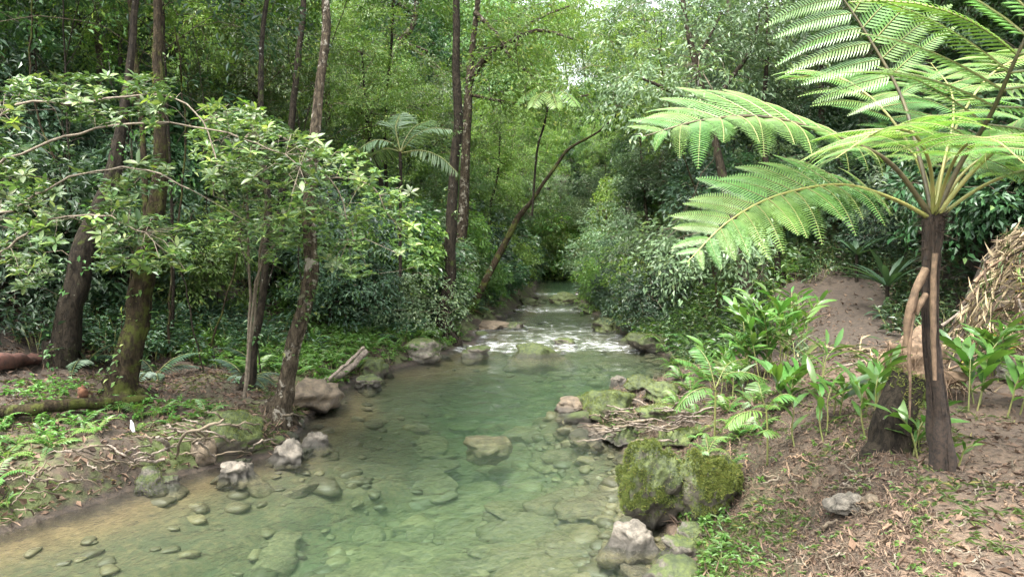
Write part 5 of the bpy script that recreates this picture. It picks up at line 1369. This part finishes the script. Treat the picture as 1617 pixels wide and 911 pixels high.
for k, (px, py, n, h, lab) in enumerate([(1180, 610, 6, .75, 'ginger clump on the water side of the large clump'), (1140, 600, 5, .6, 'low ginger clump behind the palm seedling'), (1225, 640, 4, .5, 'small ginger clump between the palm seedlings'), (1330, 655, 3, .45, 'small ginger tuft alone on the litter left of the stump'),
        (1190, 560, 6, .8, 'ginger clump farthest back beside the vine wrapped trunk'), (1565, 600, 4, .6, 'ginger plant under the brush heap at the right edge'), (1600, 640, 3, .5, 'ginger plant cut by the right frame edge below the heap')]):
    ginger(lab, G(px, py), n, h, 930 + k, spread=.3)
def palm(name, label, cat, loc, trunk_pts, fronds, m, seed, rad=.03, nl=22, ll=.4, lw=.03, group=None, drop=.35):
    """pinnate fronds with long leaflets; fronds: lists of points relative to loc"""
    rs = np.random.RandomState(seed); root = thing(name, label, cat, loc, group)
    mb = MB(); tube(mb, catmull(np.array(trunk_pts), 16), rad, 7, 0, rough=.12, seed=seed); ob('trunk', mb.mesh(name + '_trunk', [M_STEM if name == 'palm_seedling' else M_BARK_DK]), root)
    for f in fronds:
        c = catmull(np.array(f), 24); mb = MB(); tube(mb, c, np.linspace(rad * .5, .003, 24), 4, 1)
        T = unit(np.gradient(c, axis=0)); u = np.linspace(.18, .99, nl); L = ll * np.interp(u, [0, .18, .45, .8, 1], [.5, .7, 1, .75, .35])
        p = np.stack([np.interp(u, np.linspace(0, 1, 24), c[:, k]) for k in range(3)], 1); t = T[(u * 23).astype(int)]
        side = unit(np.cross(t, [0, 0, 1.0])); nn = np.cross(side, t)
        for s in (-1, 1):
            leaves(mb, p, side * s + t * .75 - np.array([0, 0, drop]) + rs.normal(size=(nl, 3)) * .06, nn, L, lw, 0, fold=.3, droop=.2, full=True)
        ob('frond', mb.mesh(name + '_frond', [m, M_STEM]), root)
    return root
def palm_px(name, label, cat, foot, trunk, crown_f, y, m, seed, **k):
    b = G(*foot, ymin=5) if y is None else P(foot[0], foot[1], y)
    Y = b[1]
    t = [b - b + [0, 0, -.2]] + [P(px, py, Y) - b for px, py in trunk]
    return palm(name, label, cat, b, t, [[P(px, py, Y + dy) - b for px, py, dy in f] for f in crown_f], m, seed, **k)
b0 = 15.5
palm_px('understory_palm', 'small palm with drooping feather fronds left of the twin dark trunks', 'palm', (632, 420), [(632, 340), (633, 290), (632, 240)],
        [[(632, 240, 0), (615, 225, -.2), (590, 222, -.4), (560, 240, -.6)], [(632, 240, 0), (625, 205, 0), (628, 190, .1), (632, 180, .2)], [(633, 240, 0), (655, 215, -.2), (682, 203, -.3), (712, 205, -.4)],
         [(633, 242, 0), (665, 238, -.3), (695, 248, -.5), (722, 272, -.6)], [(632, 240, 0), (640, 220, .5), (655, 200, 1.0), (680, 190, 1.4)], [(632, 240, 0), (610, 235, .5), (590, 245, .9), (570, 270, 1.1)]], 13.2, M_GREY, 21, rad=.03, nl=24, ll=.42, lw=.028)
palm_px('palm_seedling', 'young feather leaved palm between the spit and the large ginger clump', 'palm', (1128, 694), [(1129, 660), (1130, 615)],
        [[(1130, 615, 0), (1112, 590, -.05), (1090, 572, -.1), (1066, 566, -.2)], [(1130, 615, 0), (1120, 575, .1), (1108, 555, .2), (1100, 548, .3)], [(1130, 612, 0), (1150, 590, -.1), (1180, 588, -.15), (1212, 600, -.2)], [(1130, 615, 0), (1110, 612, -.2), (1088, 622, -.3), (1068, 645, -.35)], [(1130, 612, 0), (1145, 580, .2), (1160, 570, .35), (1178, 566, .5)]], None, M_FERN, 22, rad=.012, nl=20, ll=.17, lw=.02)
palm_px('palm_seedling', 'small palm seedling with an upright split frond in the litter', 'palm', (1212, 735), [(1212, 690), (1210, 650)],
        [[(1210, 650, 0), (1203, 625, 0), (1200, 612, .05), (1197, 604, .1)], [(1210, 652, 0), (1190, 648, -.1), (1165, 655, -.15), (1150, 672, -.2)], [(1210, 650, 0), (1222, 630, -.05), (1240, 622, -.1), (1255, 626, -.1)], [(1212, 690, 0), (1215, 680, -.1), (1212, 678, -.2), (1205, 682, -.25)]], None, M_FERN, 23, rad=.009, nl=16, ll=.16, lw=.02)
palm_px('distant_tree_fern', 'far pale tree fern glowing in the middle of the valley', 'tree fern', (840, 330), [(848, 240), (860, 195), (868, 152)],
        [[(868, 152, 0), (868 + 22 * math.cos(a), 140 - 12 * math.sin(a) - 4, 1.0 * math.sin(a)), (868 + 42 * math.cos(a), 146 - 12 * math.sin(a), 2.0 * math.sin(a)), (868 + 56 * math.cos(a), 160 - 10 * math.sin(a), 2.6 * math.sin(a))] for a in np.linspace(0, 5.6, 9)], 21.0, M_LIGHT, 24, rad=.032, nl=22, ll=.36, lw=.035, drop=.25)
def strap_plant(label, px, py, y, h, seed, n=18):
    rs = np.random.RandomState(seed); b = G(px, py) if y is None else P(px, py, y); root = thing('strap_leaved_plant', label, 'plant', b)
    for k in range(n):
        a = k * 2.4 + rs.normal() * .2; el = rs.uniform(.45, 1.25); mb = MB()
        leaves(mb, [[0, 0, 0]], [[math.cos(a) * math.cos(el), math.sin(a) * math.cos(el), math.sin(el)]], [[-math.cos(a) * math.sin(el), -math.sin(a) * math.sin(el), math.cos(el)]], h * rs.uniform(.7, 1.1), .12, 0, fold=.3, droop=.35, full=True)
        ob('leaf', mb.mesh('strap_leaf_mesh', [M_BLUE]), root, loc=(0, 0, .55))
    mb = MB(); tube(mb, [[0, 0, -.2], [0, 0, .3], [0, 0, .6]], .035, 7, 0); ob('stem', mb.mesh('strap_stem', [M_BARK_DK]), root)
strap_plant('dark plant with broad strap leaves behind the tree fern trunk', 1400, 500, None, 1.0, 31)
strap_plant('smaller strap leaved plant at the far side of the bare soil', 1352, 445, None, .7, 32, 12)

def ground_normals(x, y):
    e = .05; zx = (H(x + e, y) - H(x - e, y)) / (2 * e); zy = (H(x, y + e) - H(x, y - e)) / (2 * e)
    return unit(np.stack([-zx, -zy, np.ones_like(x)], 1))
# ------------------------------------------------------------------ cut brush heap on the mound
def brush_heap():
    rs = np.random.RandomState(41)
    b = on_ground(5.9, 9.0); root = thing('brush_heap', 'heap of cut brush, dry straw and yellow leaves on the earth mound at right', 'heap', b)
    def pts(n, low=.0):
        x = rs.uniform(4.55, 8.6, n); y = rs.uniform(7.5, 11.5, n); z = H(x, y); k = (mound(x, y) > .35 + low) | (rs.rand(n) < .1)
        return np.stack([x, y, z], 1)[k] - b
    def strands(n, L, W, m, name, up=.05, droop=.5):
        p = pts(n) + [0, 0, up * .5]; k = len(p)
        p = p + rs.normal(size=(k, 3)) * [0, 0, up]
        gn = ground_normals(p[:, 0] + b[0], p[:, 1] + b[1])
        d = rs.normal(size=(k, 3)); d = d - gn * (np.sum(d * gn, 1, keepdims=True) * rs.uniform(.55, 1.05, (k, 1))) + np.array([0, 0, -.3]) * (rs.rand(k, 1) < .4)
        nn = gn + rs.normal(size=(k, 3)) * .5
        LL = rs.uniform(*L, k); mb = MB(); leaves(mb, p, d, nn, LL, rs.uniform(*W, k), 0, fold=.2, droop=droop * .4, full=False)
        o = ob(name, mb.mesh(name + '_mesh', [m]), root); o['kind'] = 'stuff'
    strands(17000, (.08, .34), (.003, .009), M_STRAW, 'straw', .07)
    strands(3000, (.12, .4), (.006, .016), M_CHIP, 'dead_stems', .05)
    strands(500, (.12, .3), (.01, .025), M_LITTER, 'dead_leaves', .05)
    strands(4200, (.1, .3), (.006, .016), M_GRASS, 'grass_blades', .08)
    x = np.linspace(5.2, 8.4, 240) + rs.normal(size=240) * .15; y = 8.7 + rs.normal(size=240) * .22 + (x - 5.2) * .15; p = np.stack([x, y, H(x, y) + .06], 1) - b
    mb = MB(); leaves(mb, p, rs.normal(size=(240, 3)) * [.5, .3, .1] + [.9, .1, .1], [0, -.4, 1], rs.uniform(.2, .4, 240), .026, 0)
    o = ob('yellow_leaves', mb.mesh('yellow_leaves_mesh', [M_YELLOW]), root); o['kind'] = 'stuff'
    for k in range(26):
        q = pts(40, .3); a = q[rs.randint(len(q))]; d = unit(rs.normal(size=3) * [1, .5, .25] + [0, -.2, 0]); ln = rs.uniform(.5, 1.3)
        c = np.array([a + d * t * ln for t in np.linspace(-.5, .5, 5)]) + rs.normal(size=(5, 3)) * .05
        zz = H(c[:, 0] + b[0], c[:, 1] + b[1]) - b[2]; c[:, 2] = np.maximum(c[:, 2], zz + .01) * .5 + (zz + .07) * .5
        mb = MB(); tube(mb, catmull(c, 14), np.linspace(rs.uniform(.012, .028), .005, 14), 6, 0, rough=.2, seed=k)
        ob('branch', mb.mesh('cut_branch_mesh', [M_DEADWOOD if k % 2 else M_DRIFT]), root)
    for k in range(9):                                                # wilted palm fronds thrown on the heap
        q = pts(40, .3); a = q[rs.randint(len(q))]; d = unit(np.array([rs.normal() * .8, -.5, -.1])); ln = rs.uniform(.5, .9)
        c = catmull(np.array([a + d * ln * t for t in (0, .35, .7, 1)]), 16); zz = H(c[:, 0] + b[0], c[:, 1] + b[1]) - b[2]; c[:, 2] = zz + .09 - .05 * np.linspace(0, 1, 16)
        mb = MB(); tube(mb, c, np.linspace(.01, .003, 16), 4, 1); T = unit(np.gradient(c, axis=0)); nn = np.array([0, -.6, .8])
        for s_ in (-1, 1):
            leaves(mb, c[2:], np.cross(T[2:], nn) * s_ * .8 + T[2:] * .8 - [0, 0, .5] + rs.normal(size=(14, 3)) * .15, nn, rs.uniform(.2, .4, 14), .022, 0, fold=.3, droop=.3, full=True)
        ob('cut_frond', mb.mesh('cut_frond_mesh', [[M_GREY, M_STRAW, M_FERN][k % 3], M_DEADWOOD]), root)
    # frayed rotten root lump at the left end
    V, F = rock_shape(77, (.40, .28, .30), 5, .65, 0, 4); mb = MB(); mb.add(V + (P(1432, 590, 7.6) - b), F)
    for k in range(520):
        a = V[rs.randint(len(V))] * rs.uniform(.85, 1.1) + (P(1432, 590, 7.6) - b); d = unit(rs.normal(size=3) * [.5, .4, .5] + [-.3, -.2, -.6])
        ln = rs.uniform(.4, 1.5); tube(mb, [a, a + d * .12 * ln, a + d * .25 * ln + [0, 0, -.05]], [.006, .005, .002], 3, 0, cap=False)
    ob('rotten_root', mb.mesh('rotten_root_mesh', [M_DEADWOOD]), root)
brush_heap()

# ------------------------------------------------------------------ what nobody could count
def flat_bits(name, label, n, samp, L, ratio, m, seed, up=.01, tilt=.35, fold=.4, droop=.2):
    rs = np.random.RandomState(seed); x, y = samp(n, rs); z = H(x, y); nn = ground_normals(x, y) + rs.normal(size=(len(x), 3)) * tilt
    k = z > water_level(y) + .03
    a = rs.uniform(0, 6.28, len(x)); D = np.stack([np.cos(a), np.sin(a), 0 * a], 1); D = D - nn * np.sum(D * nn, 1, keepdims=True)
    LL = rs.uniform(*L, len(x)) ; mb = MB(); leaves(mb, (np.stack([x, y, z + up], 1))[k], D[k], nn[k], LL[k], (LL * rs.uniform(*ratio, len(x)))[k], 0, fold=fold, droop=droop)
    ob(name, mb.mesh(name + '_mesh', [m]), kind='stuff', label=label)
def s_left(n, rs):
    y = 6 + 10 * rs.beta(1.2, 1.8, n); l, r = shores(y); return l - .05 - rs.uniform(0, 6.5, n), y
def s_right(n, rs):
    y = 3.3 + 9 * rs.beta(1.0, 2.0, n); l, r = shores(y); return r + .1 + (visible_x(y, 1.05) - r) * rs.rand(n), y
def s_right_bank(n, rs):
    y = 3.3 + 7.5 * rs.beta(1.1, 1.7, n); l, r = shores(y); px = path_x(y); return r + .1 + np.maximum(px - .7 - r, .3) * rs.rand(n), y
flat_bits('leaf_litter', 'brown fallen leaves on the left bank', 9000, s_left, (.05, .11), (.4, .6), M_LITTER, 51)
flat_bits('leaf_litter', 'brown fallen leaves on the right bank and path', 3600, s_right, (.03, .09), (.3, .6), M_LITTER, 52)
flat_bits('wood_litter', 'dry chips and slivers of wood on the right bank', 34000, s_right_bank, (.015, .075), (.06, .2), M_CHIP, 53, tilt=.5, droop=.1)
def s_spit(n, rs):
    y = rs.uniform(9.2, 14.5, n); l, r = shores(y); return r + .05 + 3.2 * rs.rand(n), y
flat_bits('wood_litter', 'grey twig bits and chips on the spit', 9000, s_spit, (.03, .13), (.05, .16), M_CHIP, 57, tilt=.6, droop=.1)
flat_bits('leaf_litter', 'fallen leaves on the spit', 1500, s_spit, (.04, .09), (.35, .6), M_LITTER, 58)
flat_bits('wood_litter', 'scattered chips on the path', 4500, s_right, (.015, .07), (.08, .3), M_CHIP, 54, tilt=.4, droop=.1)
def s_far(n, rs):
    y = rs.uniform(10, 17, n); px = rs.uniform(1180, 1440, n); return (px - 808.5) / FPX * y, y
flat_bits('leaf_litter', 'dull fallen leaves on the bare soil of the right slope', 900, s_far, (.04, .1), (.35, .6), M_LITTER, 56)
flat_bits('wood_litter', 'dry bits of twig on the left bank', 5000, s_left, (.04, .16), (.06, .14), M_CHIP, 55, tilt=.5)

def plants(name, label, n, samp, L, nl, h, m, seed, ratio=.42, full=False, water=True):
    rs = np.random.RandomState(seed); x, y = samp(n, rs); z = H(x, y); k = z > water_level(y) + .05; x, y, z = x[k], y[k], z[k]; n = len(x)
    hh = rs.uniform(*h, n); tip = np.stack([x + rs.normal(size=n) * .3 * hh, y + rs.normal(size=n) * .3 * hh, z + hh], 1)
    i = np.repeat(np.arange(n), nl); a = rs.uniform(0, 6.28, len(i)); el = rs.uniform(-.25, .7, len(i))
    D = np.stack([np.cos(a) * np.cos(el), np.sin(a) * np.cos(el), np.sin(el)], 1)
    lev = rs.uniform(.45, 1, len(i))[:, None]; base = np.stack([x, y, z], 1)[i]
    LL = rs.uniform(*L, len(i)); mb = MB()
    leaves(mb, base + (tip[i] - base) * lev, D, np.array([0, 0, 1.0]) + rs.normal(size=(len(i), 3)) * .3, LL, LL * ratio, 0, fold=.3, droop=.3, full=full)
    leaves(mb, np.stack([x, y, z - .02], 1), tip - np.stack([x, y, z], 1), rand_dirs(n, rs), hh * 1.02, .012, 1, fold=0, droop=0)
    ob(name, mb.mesh(name + '_mesh', [m, M_STEM]), kind='stuff', label=label)
def s_ls(n, rs):
    y = rs.uniform(10.5, 30, n) ; l, r = shores(y); d = np.interp(y, [10, 12, 15], [4.0, 2.6, .4]); x = l - d - rs.beta(1, 1.3, n) * 15; k = fbm(x * .9, y * .9, seed=17, octaves=3) > -.22; return x[k], y[k]
def s_ls2(n, rs):
    y = rs.uniform(12.2, 20, n); l, r = shores(y); return l - .1 - rs.rand(n) * 3.5, y
def s_near(n, rs):
    y = rs.uniform(6.6, 9.8, n); l, r = shores(y); x = l - .9 - rs.rand(n) ** .8 * 2.6; k = vnoise(x * 1.3, y * 1.3, seed=9) > -.1; return x[k], y[k]
def s_rs(n, rs):
    y = rs.uniform(12, 34, n); l, r = shores(y); x = r + .15 + rs.rand(n) * 16; px = 808.5 + x / y * FPX; py = 390 + (CAMZ - H(x, y)) / y * FPX
    k = ~((px > 1222) & (px < 1400) & (py > 442 + 12 * vnoise(px / 30., py * 0 + 1, seed=4))) & (mound(x, y) < .3) & ((y > 14) | (x > 6.5)); return x[k], y[k]
def s_rb(n, rs):
    y = rs.uniform(16, 32, n); l, r = shores(y); return r + .05 + rs.rand(n) * 3, y
plants('undergrowth', 'dense broad leaved undergrowth on the left slope', 16000, s_ls, (.06, .16), 8, (.12, .6), M_BLUE, 61)
plants('undergrowth', 'dark seedlings on the left slope', 8000, s_ls, (.05, .14), 8, (.1, .5), M_DARK, 62)
plants('undergrowth', 'bright herbs near the left shore', 2600, s_ls2, (.06, .13), 8, (.06, .3), M_FERN, 63)
plants('undergrowth', 'small bright herbs on the near left bank', 520, s_near, (.04, .09), 8, (.03, .16), M_FERN, 64)
plants('undergrowth', 'dense broad leaved undergrowth on the right slope', 15000, s_rs, (.06, .15), 8, (.12, .6), M_DARK, 65)
plants('undergrowth', 'grey green herbs on the right slope', 8000, s_rs, (.05, .13), 8, (.1, .5), M_GREY, 66)
plants('undergrowth', 'bright herbs along the right shore', 3500, s_rb, (.07, .16), 8, (.08, .4), M_LIGHT, 67)
def s_grass(n, rs):
    y = 3.3 + 7.5 * rs.beta(1.1, 1.7, n); l, r = shores(y); x = r + .08 + rs.rand(n) ** 2.2 * 3.2; k = vnoise(x * 2, y * 2, seed=19) > .0; return x[k], y[k]
def s_shore_r(n, rs):
    y = np.concatenate([rs.uniform(4.5, 9.5, n // 2), rs.uniform(9.5, 17, n - n // 2)]); l, r = shores(y); x = r + .02 + np.abs(rs.normal(size=n)) * .22; k = vnoise(y * 2.3, y * 0 + 5, seed=15) > -.35; return x[k], y[k]
def s_shore_l(n, rs):
    y = rs.uniform(6.2, 17, n); l, r = shores(y); x = l - .04 - np.abs(rs.normal(size=n)) * .3; k = vnoise(y * 2.3, y * 0 + 8, seed=16) > -.1; return x[k], y[k]
plants('grass', 'grass and weeds hanging over the right water edge', 1000, s_shore_r, (.04, .11), 6, (.02, .08), M_GRASS, 71, ratio=.12)
plants('undergrowth', 'small leafy weeds along the right water edge', 700, s_shore_r, (.03, .08), 8, (.03, .14), M_FERN, 72)
plants('grass', 'grass tufts along the left water edge', 600, s_shore_l, (.04, .12), 6, (.02, .08), M_GRASS, 73, ratio=.12)
flat_bits('wood_litter', 'washed up bits of root and twig along the left shore', 5000, s_shore_l, (.04, .18), (.05, .12), M_CHIP, 74, up=.015, tilt=.7)
flat_bits('wood_litter', 'washed up bits of twig along the right shore', 3000, s_shore_r, (.04, .16), (.05, .12), M_CHIP, 75, up=.015, tilt=.7)
def s_grass_l(n, rs):
    y = rs.uniform(6.4, 12, n); l, r = shores(y); x = l - .15 - rs.rand(n) * 3.5; k = vnoise(x * 1.7, y * 1.7, seed=29) > .15; return x[k], y[k]
plants('grass', 'short grass and weeds on the edge of the right bank', 2600, s_grass, (.03, .10), 5, (.005, .03), M_GRASS, 68, ratio=.14)
plants('grass', 'tiny weeds in the litter of the right bank', 500, s_right_bank, (.02, .05), 6, (.01, .05), M_FERN, 69)
plants('grass', 'short grass and moss on the left bank', 2600, s_grass_l, (.03, .08), 5, (.005, .03), M_GRASS, 70, ratio=.16)
